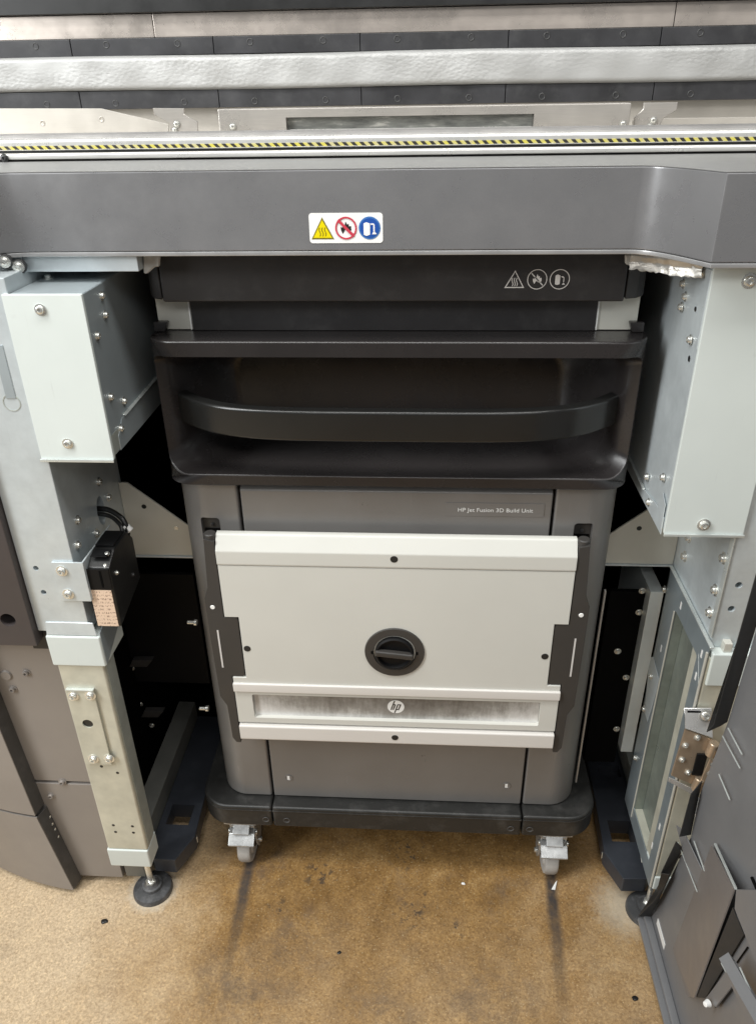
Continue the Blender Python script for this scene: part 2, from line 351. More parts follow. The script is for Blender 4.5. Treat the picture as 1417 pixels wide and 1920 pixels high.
def lathe_bm(prof, seg=24, bm=None, mtx=Matrix()):
    bm = bm or bmesh.new(); rows = []
    for r, z in prof:
        rows.append([bm.verts.new(mtx @ Vector((r * math.cos(2 * math.pi * i / seg), r * math.sin(2 * math.pi * i / seg), z))) for i in range(seg)] if r > 1e-6
                    else [bm.verts.new(mtx @ Vector((0, 0, z)))])
    for a, b in zip(rows[:-1], rows[1:]):
        for i in range(seg):
            j = (i + 1) % seg
            vs = [a[i % len(a)], a[j % len(a)], b[j % len(b)], b[i % len(b)]]
            vs = list(dict.fromkeys(vs))
            if len(vs) > 2: bm.faces.new(vs)
    return bm
def frame(pos, nrm): return Matrix.Translation(Vector(pos)) @ Vector(nrm).normalized().to_track_quat('Z', 'Y').to_matrix().to_4x4()
def lathe(name, prof, pos, nrm, m, parent=None, seg=24, smooth=40): return finish(name, lathe_bm(prof, seg, None, frame(pos, nrm)), m, parent, smooth)
def cyl(name, p0, p1, r, m, parent=None, seg=16, b=.15):
    p0 = Vector(p0); p1 = Vector(p1); h = (p1 - p0).length; e = min(r, h) * b
    return lathe(name, [(0, 0), (r - e, 0), (r, e), (r, h - e), (r - e, h), (0, h)], p0, p1 - p0, m, parent, seg)
def tube_path(name, pts, r, m, parent=None, seg=10, sub=6):
    P = [Vector(p) for p in pts]; Q = []
    for i in range(len(P) - 1):
        a, b_, c_, d = P[max(i - 1, 0)], P[i], P[i + 1], P[min(i + 2, len(P) - 1)]
        for k in range(sub):
            t = k / sub
            Q.append(.5 * ((2 * b_) + (c_ - a) * t + (2 * a - 5 * b_ + 4 * c_ - d) * t * t + (3 * b_ - a - 3 * c_ + d) * t ** 3))
    Q.append(P[-1]); loops = []
    for i, q in enumerate(Q):
        t = (Q[min(i + 1, len(Q) - 1)] - Q[max(i - 1, 0)]).normalized(); u = t.cross(Vector((0.1, .2, 1))).normalized(); v = t.cross(u)
        loops.append([q + r * (math.cos(2 * math.pi * k / seg) * u + math.sin(2 * math.pi * k / seg) * v) for k in range(seg)])
    return loft(name, loops, m, parent)
def cut(o, *bms):
    """punch real holes: each bmesh is a solid to remove"""
    o.modifiers.clear()
    for bm in bms:
        me = bpy.data.meshes.new('cut'); bmesh.ops.recalc_face_normals(bm, faces=bm.faces); bm.to_mesh(me); bm.free()
        c = bpy.data.objects.new('cut', me); C.objects.link(c)
        md = o.modifiers.new('b', 'BOOLEAN'); md.operation = 'DIFFERENCE'; md.object = c; md.solver = 'EXACT'
        dg = bpy.context.evaluated_depsgraph_get(); dg.update()
        nm = bpy.data.meshes.new_from_object(o.evaluated_get(dg)); o.modifiers.clear(); old = o.data; nm.name = old.name; o.data = nm
        bpy.data.meshes.remove(old); bpy.data.objects.remove(c); bpy.data.meshes.remove(me)
        nm.polygons.foreach_set('use_smooth', [True] * len(nm.polygons)); nm.set_sharp_from_angle(angle=math.radians(35))
    wn(o); return o
def cylcut(p0, p1, r, seg=20):
    p0 = Vector(p0); p1 = Vector(p1); return lathe_bm([(0, 0), (r, 0), (r, (p1 - p0).length), (0, (p1 - p0).length)], seg, None, frame(p0, p1 - p0))
def sheet(name, pts, nrm, t, m, parent=None, r=.0006):
    """flat sheet of any planar outline, given in 3-D, t thick against nrm"""
    bm = bmesh.new(); n = Vector(nrm).normalized() * t
    A = [bm.verts.new(Vector(p)) for p in pts]; B = [bm.verts.new(Vector(p) - n) for p in pts]; k = len(A)
    bm.faces.new(A); bm.faces.new(B[::-1])
    for i in range(k): bm.faces.new((A[i], B[i], B[(i + 1) % k], A[(i + 1) % k]))
    bmesh.ops.recalc_face_normals(bm, faces=bm.faces); bev(bm, r, 1); return finish(name, bm, m, parent)
# shared fasteners, local +Z out of the surface, unit radius
def _scr(hex_=True):
    bm = bmesh.new()
    lathe_bm([(1.5, 0), (1.5, .18), (1.05, .2), (1.0, .25), (1.0, .75), (.9, .95), (.75, 1.02), (.5, 1.04), (.46, .55), (0, .5)], 14, bm)
    me = bpy.data.meshes.new('screw'); bmesh.ops.recalc_face_normals(bm, faces=bm.faces); bm.to_mesh(me); bm.free()
    me.polygons.foreach_set('use_smooth', [True] * len(me.polygons)); me.set_sharp_from_angle(angle=math.radians(35)); return me
def _flat():
    bm = lathe_bm([(1.35, 0), (1.3, .12), (1.0, .12), (.95, -.05), (.5, -.1), (.45, -.5), (0, -.5)], 14)
    me = bpy.data.meshes.new('flat_screw'); bmesh.ops.recalc_face_normals(bm, faces=bm.faces); bm.to_mesh(me); bm.free()
    me.polygons.foreach_set('use_smooth', [True] * len(me.polygons)); return me
SCR = {}
def fast(kind, m):
    k = (kind, m)
    if k not in SCR:
        me = _scr() if kind == 'screw' else _flat(); me.materials.append(M[m]); SCR[k] = me
    return SCR[k]
def screw(pos, nrm, r, parent, m='screw', kind='screw', name='screw'):
    o = bpy.data.objects.new(name, fast(kind, m)); C.objects.link(o)
    q = Vector(nrm).normalized().to_track_quat('Z', 'Y')
    o.matrix_basis = Matrix.Translation(Vector(pos)) @ q.to_matrix().to_4x4() @ Matrix.Rotation(random.random() * 3, 4, 'Z') @ Matrix.Scale(r, 4)
    attach(o, parent); return o
def text(name, body, x, y, z, size, m, parent, width=None, shear=0):
    cu = bpy.data.curves.new('t', 'FONT'); cu.body = body; cu.size = size; cu.extrude = .00015; cu.shear = shear; cu.resolution_u = 3
    t = bpy.data.objects.new('t', cu); C.objects.link(t); dg = bpy.context.evaluated_depsgraph_get(); dg.update()
    me = bpy.data.meshes.new_from_object(t.evaluated_get(dg)); bpy.data.objects.remove(t); bpy.data.curves.remove(cu)
    xs = [v.co.x for v in me.vertices]; k = (width / (max(xs) - min(xs))) if width else 1; x0 = min(xs)
    for v in me.vertices: v.co = Vector((x + (v.co.x - x0) * k, y - v.co.z, z + v.co.y))
    return link(name, me, m, parent, 0)

# ================================================================== floor
fl = box('floor', -3, 3, -3, 3, -.05, 0, 'floor', None, 0); fl['kind'] = 'structure'

# ================================================================== the printer: frame, beam, lid, doors
PR = thing('industrial_printer', 'large grey industrial printer with galvanized frame, open bay and warning sticker on its beam', 'printer', (0, .3, 0))
FRONT = (0, -1, 0)
# --- front beam: outline in plan
def arc(cx, cy, r, a0, a1, n): return [(cx + r * math.cos(math.radians(a0 + (a1 - a0) * i / n)), cy + r * math.sin(math.radians(a0 + (a1 - a0) * i / n))) for i in range(n + 1)]
def beam_front(off=0.0):
    f = [(-.75, -.150 - off), (-.575, -.150 - off)]
    f += [(-.565 + .085 * (i / 10), -.150 - off + .095 * math.sin(math.pi / 2 * i / 10) ** 1.0) for i in range(11)]
    f += [(.300, -.055 - off)]
    f += [(.300 + .071 * (i / 12), -.055 - off - .090 * (1 - math.cos(math.pi / 2 * i / 12)) ** 1.0) for i in range(1, 13)]
    f += [(.75, -.145 - off)]
    return f
bf = beam_front()
prism('front_beam', bf + [(.75, .02), (-.75, .02)], 'z', 1.2835, 1.379, 'beam', PR, .0018, 2, 30)
bl = beam_front(.0012)
lip = prism('beam_lower_trim', bl + [(.75, .015), (-.75, .015)], 'z', 1.2775, 1.2830, 'beam_lip', PR, .001, 2, 30)
# sloping top of the beam
tp = bmesh.new(); A = [tp.verts.new((x, y + .001, 1.3800)) for x, y in bf]; B = [tp.verts.new((x, .0 - .012, 1.3885)) for x, y in bf]
Cc = [tp.verts.new((x, .02, 1.3885)) for x, y in bf]
for i in range(len(bf) - 1): tp.faces.new((A[i], A[i + 1], B[i + 1], B[i])); tp.faces.new((B[i], B[i + 1], Cc[i + 1], Cc[i]))
thicken(tp, .0008)
finish('beam_top', tp, 'beam_top', PR, 30)
# --- rails with hazard tape
def rail_prof(y0, y1, z0, z1, r):
    return rrect(y0, y1, z0, z1, r, 4)
prism('door_rail', rail_prof(-.010, .03, 1.3910, 1.3985, .0030), 'x', -.75, .75, 'alu', PR, 0)
prism('rail_shadow_gap', [(-.004, 1.3985), (.028, 1.3985), (.028, 1.4005), (-.004, 1.4005)], 'x', -.75, .75, 'black', PR, 0)
prism('upper_rail', rail_prof(-.006, .035, 1.4005, 1.4150, .0045), 'x', -.75, .75, 'alu', PR, 0)
prism('rail_back_lip', [(.012, 1.415), (.045, 1.415), (.045, 1.4195), (.012, 1.4185)], 'x', -.75, .75, 'alu_dark', PR, 0)
box('hazard_tape', -.75, .75, -.0068, -.0058, 1.4026, 1.4068, 'hazard', PR, 0)
for px in ((-0.505, -0.011, 1.392),): screw((px[0], -.0105, 1.3935), FRONT, .0035, PR, 'screwdark')
# --- warning sticker on the beam face
ys = -.0556
def flat(name, pts, y, m, parent, t=.0003): return prism(name, pts, 'y', y, y + t, m, parent, 0, smooth=0)
def circ(cx, cz, r, n=28): return [(cx + r * math.cos(2 * math.pi * i / n), cz + r * math.sin(2 * math.pi * i / n)) for i in range(n)]
def ring(name, cx, cz, r0, r1, y, m, parent, n=28):
    bm = bmesh.new(); a = [bm.verts.new((x, y, z)) for x, z in circ(cx, cz, r0, n)]; b = [bm.verts.new((x, y, z)) for x, z in circ(cx, cz, r1, n)]
    for i in range(n): bm.faces.new((a[i], a[(i + 1) % n], b[(i + 1) % n], b[i]))
    thicken(bm, .0002); return finish(name, bm, m, parent, 0)
def tri(cx, z0, hw, h): return [(cx - hw, z0), (cx + hw, z0), (cx, z0 + h)]
def merge(name, polys, y, m, parent, t=.0003):
    bm = bmesh.new()
    for pts in polys:
        b2 = prism_bm(pts, 'y', y, y + t); me = bpy.data.meshes.new('t'); b2.to_mesh(me); b2.free(); bm.from_mesh(me); bpy.data.meshes.remove(me)
    return finish(name, bm, m, parent, 0)
def flame(cx, cz, s): return [(cx + s * a, cz + s * b) for a, b in ((-.75, -.2), (-.8, .25), (-.55, .1), (-.45, .6), (-.2, .35), (-.05, 1.0), (.2, .55), (.4, .7), (.45, .3), (.75, .35), (.8, -.15), (.55, -.6), (.5, -.2), (.2, -.45), (-.1, -.15), (-.35, -.5), (-.5, -.75))]
def wave(cx, z0, h, wd, n=8):
    l = [(cx + .0009 * math.sin(i / n * 2 * math.pi) - wd / 2, z0 + h * i / n) for i in range(n + 1)]
    return l + [(x + wd, z) for x, z in l[::-1]]
def pictograms(cx, cz, R, gap, y, colour, parent):
    """hot surface / no open flame / read manual, side by side"""
    if colour:
        st = flat('warning_sticker', rrect(cx - .0468, cx + .0468, cz - .0182, cz + .0182, .004), y, 'paper', parent)
        y -= .0004
        a = cx - gap; h = .0262
        flat('hot_surface_triangle', tri(a, cz - .0132, .0145, h), y, 'olive', st)
        flat('hot_surface_field', tri(a, cz - .0115, .0118, h - .0048), y - .0003, 'yellow', st)
        merge('heat_waves', [wave(a + d, cz - .0095, .0105, .0010) for d in (-.0035, 0, .0035)], y - .0006, 'olive', st)
        flat('flame', flame(cx, cz - .0005, .0085), y, 'ink', st)
        ring('prohibition_ring', cx, cz, R, R - .0021, y - .0003, 'red', st)
        k = .0012; d = R * .72; flat('prohibition_bar', [(cx - d - k, cz + d - k), (cx - d + k, cz + d + k), (cx + d + k, cz - d + k), (cx + d - k, cz - d - k)], y - .0005, 'red', st)
        b = cx + gap
        flat('manual_disc', circ(b, cz, R), y, 'bluering', st); flat('manual_field', circ(b, cz, R - .002), y - .0003, 'blue', st)
        flat('manual_book', [(b - .0075, cz + .0055), (b - .004, cz + .007), (b + .0005, cz + .0055), (b + .0005, cz - .008), (b - .004, cz - .0095), (b - .0075, cz - .008)], y - .0006, 'paper', st)
        merge('manual_reader', [[(b + .0015, cz + .0055), (b + .005, cz + .0055), (b + .0065, cz + .004), (b + .0065, cz - .005), (b + .0048, cz - .005), (b + .0048, cz + .0038), (b + .0015, cz + .0038)],
                                [(b + .003, cz - .0075), (b + .009, cz - .0075), (b + .0068, cz - .0045), (b + .0046, cz - .0045)]], y - .0006, 'paper', st)
        return st
    t = .0011
    m_ = bmesh.new()
    a = cx - gap
    o = tri(a, cz - .0115, .0135, .0235); i_ = tri(a, cz - .0115 + t * 1.3, .0135 - t * 2.2, .0235 - t * 3.4)
    A = [m_.verts.new((x, y, z)) for x, z in o]; B = [m_.verts.new((x, y, z)) for x, z in i_]
    for i in range(3): m_.faces.new((A[i], A[(i + 1) % 3], B[(i + 1) % 3], B[i]))
    thicken(m_, .0002)
    finish('hot_surface_symbol', m_, 'greyprint', parent, 0)
    merge('heat_waves_symbol', [wave(a + d, cz - .009, .011, .0011) for d in (-.003, 0, .003)], y - .0003, 'greyprint', parent)
    ring('no_flame_ring', cx, cz, R, R - t, y - .0002, 'greyprint', parent)
    merge('no_flame_symbol', [flame(cx, cz - .0005, .0075), [(cx - .0085, cz + .0075), (cx - .0075, cz + .0085), (cx + .0085, cz - .0075), (cx + .0075, cz - .0085)]], y - .0003, 'greyprint', parent)
    b = cx + gap; ring('manual_ring', b, cz, R, R - t, y - .0002, 'greyprint', parent)
    merge('manual_symbol', [[(b - .006, cz + .005), (b - .003, cz + .0065), (b + .0005, cz + .005), (b + .0005, cz - .0065), (b - .003, cz - .0075), (b - .006, cz - .0065)],
                            [(b + .0018, cz + .004), (b + .0045, cz + .004), (b + .006, cz + .0025), (b + .006, cz - .004), (b + .005, cz - .004), (b + .005, cz + .002), (b + .0018, cz + .003)],
                            [(b + .0035, cz - .007), (b + .0078, cz - .007), (b + .0055, cz - .0045)]], y - .0003, 'greyprint', parent)
c0 = (-0.058, -0.056, 1.311)
pictograms(c0[0], c0[2], .0138, .0300, ys, True, PR)

# --- chamber and lid above the beam
YL = .45
def at_lid(z0, z1, y0, y1, m, name, x0=-.9, x1=.9, r=.001): return box(name, x0, x1, y0, y1, z0, z1, m, PR, r)
at_lid(1.5845, 1.74, YL - .012, YL + .02, 'black', 'lid_edge')
xs = [-.9, -.428, .448, .9]
for a, b in zip(xs[:-1], xs[1:]): at_lid(1.5490, 1.5838, YL + .002, YL + .02, 'stainless_warm', 'lid_panel', a + .0006, b - .0006)
js = [-.827, -.577, -.326, -.073, .177, .429, .68, .9]
for a, b in zip(js[:-1], js[1:]):
    s = at_lid(1.5225, 1.5485, YL - .002, YL + .02, 'seal', 'upper_seal_strip', a + .0006, b - .0006)
    s2 = at_lid(1.4405, 1.4690, YL - .002, YL + .02, 'seal', 'lower_seal_strip', a + .0006, b - .0006)
    for k, t in ((0, .252), (1, .75)):
        x = a + (b - a) * t
        if abs(x) < .75:
            screw((x, YL - .0022, 1.5395), FRONT, .0042, s, 'screwdark', 'flat')
            screw((x, YL - .0022, 1.4500), FRONT, .0042, s2, 'screwdark', 'flat')
# silver insulating pad, softly domed
pts = [(YL + .02, 1.4695), (YL + .02, 1.5220)] + [(YL - .004 - .006 * math.sin(math.pi * i / 12) ** .10, 1.5220 - .0525 * i / 12) for i in range(13)]
bm = bmesh.new(); NX = 220; rows = []
for i in range(NX + 1):
    x = -.9 + 1.8 * i / NX
    rows.append([bm.verts.new((x, y + (.0009 * math.sin(x * 37 + z * 90) + .0007 * math.sin(x * 83 - z * 41)) * (1 if y < YL else 0), z + .0008 * math.sin(x * 9 + .6) * (1 if y < YL else 0))) for y, z in pts])
for a, b in zip(rows[:-1], rows[1:]):
    for k in range(len(pts)): bm.faces.new((a[k], a[(k + 1) % len(pts)], b[(k + 1) % len(pts)], b[k]))
finish('insulating_pad', bm, 'pad', PR, 60)
# chamber inside
box('chamber_floor', -.8, .8, .036, .5, 1.36, 1.395, 'chamber', PR)
box('chamber_back', -.9, .9, .472, .49, 1.396, 1.60, 'chamber', PR)
cp = box('chamber_panel', (-0.270, 0.200, 1.428)[0], (0.338, 0.200, 1.420)[0], .20, .235, 1.3955, 1.4425, 'stainless', PR, .002)
wx0, wx1 = (-0.168, 0.200, 1.420)[0], (0.199, 0.200, 1.415)[0]
cut(cp, box_bm(wx0, wx1, .18, .213, 1.38, 1.4300))
box('chamber_window', wx0 + .0005, wx1 - .0005, .2095, .2125, 1.397, 1.4295, 'slotglass', PR, 0)
box('window_reflection', wx0 + .004, wx1 - .002, .2060, .2090, 1.3972, 1.4135, 'alu', cp, .001)  # bright strip standing in for the reflection in the lower half of the window
for q in ((-0.249, 0.200, 1.419), (0.329, 0.200, 1.415)): screw((q[0], .1998, q[2]), FRONT, .0035, cp)
sheet('chamber_side_plate', [(-.80, .25, 1.396), (-0.363, 0.250, 1.407), (-0.363, 0.250, 1.422), (-0.466, 0.250, 1.445), (-0.680, 0.250, 1.448), (-.8, .25, 1.44)], (0, -1, 0), .003, 'chamber', PR)
sheet('chamber_side_plate', [(0.356, 0.250, 1.400), (.80, .25, 1.396), (.80, .25, 1.418), (0.536, 0.250, 1.420), (0.397, 0.250, 1.420), (0.354, 0.250, 1.418)], (0, -1, 0), .003, 'chamber', PR)
for side, pl in ((-1, [(-0.371, 0.210, 1.445), (-0.370, 0.210, 1.436), (-0.348, 0.210, 1.424), (-0.349, 0.210, 1.409), (-0.306, 0.210, 1.409), (-0.305, 0.210, 1.426), (-0.324, 0.210, 1.436), (-0.323, 0.210, 1.444)]),
                 (1, [(0.357, 0.210, 1.442), (0.358, 0.210, 1.434), (0.346, 0.210, 1.422), (0.349, 0.210, 1.405), (0.385, 0.210, 1.406), (0.387, 0.210, 1.420), (0.406, 0.210, 1.432), (0.406, 0.210, 1.442)])):
    br = sheet('chamber_bracket', pl, FRONT, .003, 'stainless', PR)
    cxb = sum(p[0] for p in pl) / 8; screw((cxb, .2095, pl[3][2] + .014), FRONT, .0035, br)
    screw((cxb - .004, .2095, pl[3][2] + .006), FRONT, .003, br)
for q in ((-0.564, 0.250, 1.426), (-0.468, 0.250, 1.430), (0.444, 0.250, 1.407)): screw((q[0], q[1] - .0004, q[2]), FRONT, .003, PR, 'chamber', 'flat')

# --- galvanized frame: posts, junction boxes, sleeves, legs
for s in (-1, 1):
    L = s < 0
    def X(a, b): return (s * a, s * b) if s > 0 else (s * b, s * a)
    # deep upper post
    post = box('upper_post', *X(.490, .577 if L else .60), -.110, .115, .70, 1.262, 'galv', PR, .002)
    if L:
        cut(post, lathe_bm([(0, 0), (1, 0), (1, 1), (0, 1)], 24, None, Matrix.Translation((-.52, .016, .856)) @ Matrix.Rotation(math.pi / 2, 4, 'Y') @ Matrix.Diagonal((.026, .015, .08, 1))))
        for q in ((-0.552, -0.110, 0.822), (-0.550, -0.110, 0.777)): cut(post, cylcut((q[0], -.12, q[2]), (q[0], -.06, q[2]), .0045))
        for q in ((-0.490, 0.028, 0.904), (-0.490, 0.051, 0.863), (-0.490, -0.069, 0.886), (-0.490, -0.087, 0.851), (-0.490, -0.019, 0.833)): screw((-.4898, q[1], q[2]), (1, 0, 0), .0052, post)
        k = (-0.522, -0.110, 1.094); lathe('knockout_ring', [(.0125, 0), (.0125, .0006), (.0112, .0006), (.0112, 0)], (k[0], -.1100, k[2]), FRONT, 'galv_dull', post)
        k0 = (-0.518, -0.110, 1.165); box('post_slot_cover', k0[0] - .010, k0[0] + .004, -.1112, -.1095, 1.10, 1.175, 'boxside', post)
    else:
        for q in ((0.490, 0.054, 0.763), (0.490, -0.090, 0.850), (0.490, -0.087, 0.791), (0.490, -0.087, 0.749), (0.490, 0.053, 0.801)): screw((.4898, q[1], q[2]), (-1, 0, 0), .0066, post)
        for q in ((0.511, -0.110, 0.816), (0.509, -0.110, 0.773)): cut(post, cylcut((q[0], -.12, q[2]), (q[0], -.06, q[2]), .0055))
        box('post_edge', .4875, .4895, -.1125, -.100, .72, .905, 'pin', post, .0006)
    # junction box bolted to the inside of the post
    zb, zt, xi = (1.013, 1.242, .393) if L else (.9065, 1.272, .388)
    jb = thingless = box('junction_box', *X(xi, .4885), -.1085, .34, zb, zt, 'boxside' if L else 'galv', PR, .0015)
    box('front_cover', *X(xi - .0015, .497), -.1155, -.1090, zb - .002, zt, 'box', jb, .0012)
    box('cover_lip', *X(xi - .002, .498), -.1185, -.1160, zb - .005, zb - .0005, 'pin', jb, .0008)
    fx = s * (xi - .0008)
    if L:
        for q in ((-0.449, -0.116, 1.223), (-0.453, -0.116, 1.036)): screw((q[0], -.1155, q[2]), FRONT, .0052, jb)
        for q in ((-0.392, -0.053, 1.226), (-0.392, -0.053, 1.200), (-0.392, -0.091, 1.182), (-0.393, -0.086, 1.094), (-0.392, -0.043, 1.072), (-0.392, -0.072, 1.041)): screw((-.3925, q[1], q[2]), (1, 0, 0), .0045, jb)
        q = (-0.477, -0.019, 1.242); screw((q[0], q[1], 1.242), (0, 0, 1), .005, jb)
        q = (-0.392, -0.085, 1.197); lathe('drilled_hole', [(0, .0003), (.0045, .0003), (.0045, 0)], (-.3930, q[1], q[2]), (1, 0, 0), 'black', jb, 14)
        q = (-0.393, -0.089, 1.034); lathe('drilled_hole', [(0, .0003), (.0035, .0003), (.0035, 0)], (-.3930, q[1], q[2]), (1, 0, 0), 'black', jb, 14)
        sheet('side_flange', [(-.3915, -.085, 1.0125), (-.3915, .33, 1.0125), (-.3915, .33, 1.0645), (-.3915, -.062, 1.0530), (-.3915, -.085, 1.034)], (1, 0, 0), .0014, 'boxside', jb)
        sheet('flange_fold', [(-.3880, -.055, 1.0545), (-.3880, .33, 1.066), (-.3925, .33, 1.0675), (-.3925, -.055, 1.0565)], (.3, 0, 1), .001, 'pin', jb)
        sheet('corner_strap', [(-.3918, -.110, 1.165), (-.3918, -.05, 1.228), (-.3918, .02, 1.2415), (-.3918, -.110, 1.2415)], (1, 0, 0), .0010, 'boxside', jb)
        sheet('cover_tab', [(-.3922, -.1085, 1.045), (-.3922, -.080, 1.045), (-.3922, -.06, 1.02), (-.3922, -.1085, 1.014)], (1, 0, 0), .0008, 'galv_dull', jb)
    else:
        for q in ((0.430, -0.116, 1.257), (0.439, -0.116, 0.921)): screw((q[0], -.1155, q[2]), FRONT, .0062, jb)
        for q in ((0.387, -0.015, 1.232), (0.386, -0.032, 1.219), (0.387, -0.023, 1.203), (0.386, -0.076, 1.259), (0.386, -0.080, 1.175), (0.386, -0.002, 0.939), (0.386, -0.073, 0.973), (0.386, -0.030, 0.910)): screw((.3865, q[1], q[2]), (-1, 0, 0), .0046, jb)
        q = (0.387, -0.084, 1.151); lathe('drilled_hole', [(0, .0003), (.0040, .0003), (.0040, 0)], (.3876, q[1], q[2]), (-1, 0, 0), 'black', jb, 14)
        q = (0.388, -0.078, 1.214); lathe('drilled_hole', [(0, .0003), (.0032, .0003), (.0032, 0)], (.3860, q[1], q[2]), (-1, 0, 0), 'black', jb, 14)
        sheet('corner_strap', [(.3866, -.108, 1.170), (.3866, -.03, 1.206), (.3866, .03, 1.262), (.3866, -.108, 1.268)], (-1, 0, 0), .0012, 'galv', jb)
        sheet('side_flange', [(.3860, -.105, .897), (.3860, .33, .9), (.3860, .33, .938), (.3860, .0, .916), (.3860, -.06, .925), (.3860, -.105, .925)], (-1, 0, 0), .0012, 'galv', jb)
        sheet('flange_fold', [(.3830, .0, .9165), (.3830, .33, .9385), (.3870, .33, .9400), (.3870, .0, .918)], (-.3, 0, 1), .001, 'pin', jb)
        sheet('cover_tab', [(.3852, -.104, .945), (.3852, -.085, .955), (.3852, -.07, .93), (.3852, -.104, .905)], (-1, 0, 0), .0010, 'galv', jb)
    # cross plate running in behind the trolley
    plate = prism('cross_plate', [(s * .4895, .717), (s * .4895, .866), (s * .474, .866), (s * .383, .787), (s * .3635, .770), (s * .3635, .717)], 'y', .100, .104, 'cream', PR, .0008)
    box('cross_plate_foot', *X(.3635, .489), .097, .128, .7135, .7165, 'galv', plate, .0006)
    for q in (((-0.451, 0.099, 0.819), (-0.399, 0.099, 0.776)) if L else ((0.420, 0.099, 0.790),)): lathe('plate_hole', [(0, .0004), (.0042, .0004), (.0045, 0)], (q[0], .0999, q[2]), FRONT, 'black' if q[2] > .80 or not L else 'screw', plate, 14)
    # sleeve and lower leg
    if L:
        leg = box('lower_leg', -.560, -.480, -.112, -.072, .170, .640, 'galv_yellow', PR, .004, 3)
        box('leg_side', -.4796, -.4786, -.106, -.074, .18, .64, 'galv_dull', leg, 0)
        sl = box('leg_sleeve', -.5645, -.474, -.116, -.03, .633, .6945, 'box', PR, .003, 3)
        sheet('sleeve_slope', [(-.562, -.114, .696), (-.478, -.114, .696), (-.482, -.1115, .720), (-.560, -.1115, .720)], (0, -1, .3), .002, 'galv', sl)
        sheet('sleeve_side', [(-.4735, -.112, .633), (-.4735, .03, .700), (-.4735, .06, .75), (-.4735, -.112, .70)], (1, 0, 0), .0015, 'boxside', sl)
        pl = box('splice_plate', -.5535, -.5060, -.1165, -.1125, .406, .580, 'galv_yellow', leg, .0008)
        cut(pl, cylcut((-.531, -.13, .505), (-.531, -.1128, .505), .0095))
        lathe('splice_hole', [(0, 0), (.0093, 0)], (-.531, -.1140, .505), FRONT, 'black', pl)
        box('splice_top_edge', -.554, -.5055, -.1185, -.1120, .5805, .5835, 'pin', pl, .0008)
        for q in ((-0.543, -0.116, 0.569), (-0.513, -0.117, 0.571), (-0.537, -0.116, 0.421), (-0.508, -0.117, 0.423)): screw((q[0], -.1165, q[2]), FRONT, .0065, pl)
        for q in ((-0.536, -0.112, 0.240), (-0.499, -0.112, 0.239), (-0.535, -0.112, 0.221), (-0.500, -0.112, 0.221), (-0.529, -0.112, 0.397), (-0.502, -0.112, 0.382)): lathe('leg_hole', [(0, .0003), (.0028, .0003), (.003, 0)], (q[0], -.1121, q[2]), FRONT, 'black', leg, 12)
    else:
        leg = box('lower_leg', .486, .566, -.124, -.060, .170, .690, 'galv_yellow', PR, .004, 3)
        sl = box('leg_sleeve', .4905, .575, -.1275, -.05, .636, .700, 'box', PR, .003, 3)
        box('clip', .507, .519, -.1225, -.108, .700, .7165, 'cream', sl, .001)
        web = box('leg_web', .5040, .5065, -.100, .060, .140, .700, 'web', PR, .0006)
        fr = box('web_frame', .4850, .4870, -.1225, .094, .125, .7120, 'band', web, .0006)
        cut(fr, prism_bm(rrect(-.086, .036, .165, .664, .004), 'x', .47, .50))
        box('web_fold_edge', .4825, .4848, .0345, .0375, .140, .662, 'cream', web, .0006)
        box('web_fold', .4872, .5038, .0362, .0385, .140, .664, 'web', web, .0005)
        box('web_bottom', .4872, .5038, -.086, .036, .1600, .1640, 'galv_yellow', web, .0006)
        box('web_front_fold', .4815, .4848, -.1255, -.1205, .14, .700, 'cream', web, .001)
        sheet('web_top_fold', [(.4825, -.130, .7150), (.4825, .096, .7170), (.489, .096, .7170), (.489, -.130, .7150)], (0, 0, 1), .0025, 'pin', web)
        for q in ((0.485, 0.016, 0.688), (0.485, -0.102, 0.680), (0.485, -0.100, 0.633), (0.485, 0.063, 0.558), (0.485, -0.099, 0.276), (0.485, -0.087, 0.209)): prism('web_slot', [(q[1] - .0025, q[2] - .007), (q[1] + .0025, q[2] - .007), (q[1] + .0025, q[2] + .007), (q[1] - .0025, q[2] + .007)], 'x', .4843, .4848, 'paper', web, 0)
        sheet('web_brace', [(.4846, -.120, .615), (.4846, -.118, .625), (.4846, -.090, .675), (.4846, -.092, .668)], (-1, 0, 0), .002, 'pin', web)
        rear = box('rear_web', .512, .515, .095, .17, .12, .72, 'boxside', PR, .0006)
        box('rear_channel', .4605, .4845, .102, .30, .255, .656, 'lit_zinc', PR, .0015)
        for q in ((0.485, 0.081, 0.476), (0.485, 0.083, 0.391), (0.485, 0.076, 0.266), (0.485, 0.101, 0.663)): screw((.4848, q[1], q[2]), (-1, 0, 0), .0048, web)
        sheet('rear_clip', [(0.484, 0.109, 0.500), (0.484, 0.090, 0.516), (0.484, 0.044, 0.503), (0.484, 0.044, 0.467), (0.484, 0.054, 0.385), (0.484, 0.080, 0.387)], (-1, 0, 0), .0008, 'galv', web)
        for q in ((0.515, -0.124, 0.248), (0.517, -0.124, 0.229)): lathe('leg_hole', [(0, .0003), (.0050, .0003), (.0052, 0)], (q[0] + .006, -.1242, q[2]), FRONT, 'black', leg, 12)
    x0, x1 = X(.481 if L else .487, .561 if L else .566)
    box('leg_end_cap', x0 - .001, x1 + .001, -.114 if L else -.126, -.066, .122 if L else .135, .1705, 'box', leg, .003, 3)
    fx_ = -.507 if L else .507
    cyl('foot_rod', (fx_ - .004 * s, -.088, .135), (fx_, -.078, .02), .0062, 'screw', leg, 14)
    cyl('foot_nut', (fx_, -.080, .034), (fx_, -.0785, .026), .011, 'screw', leg, 6)
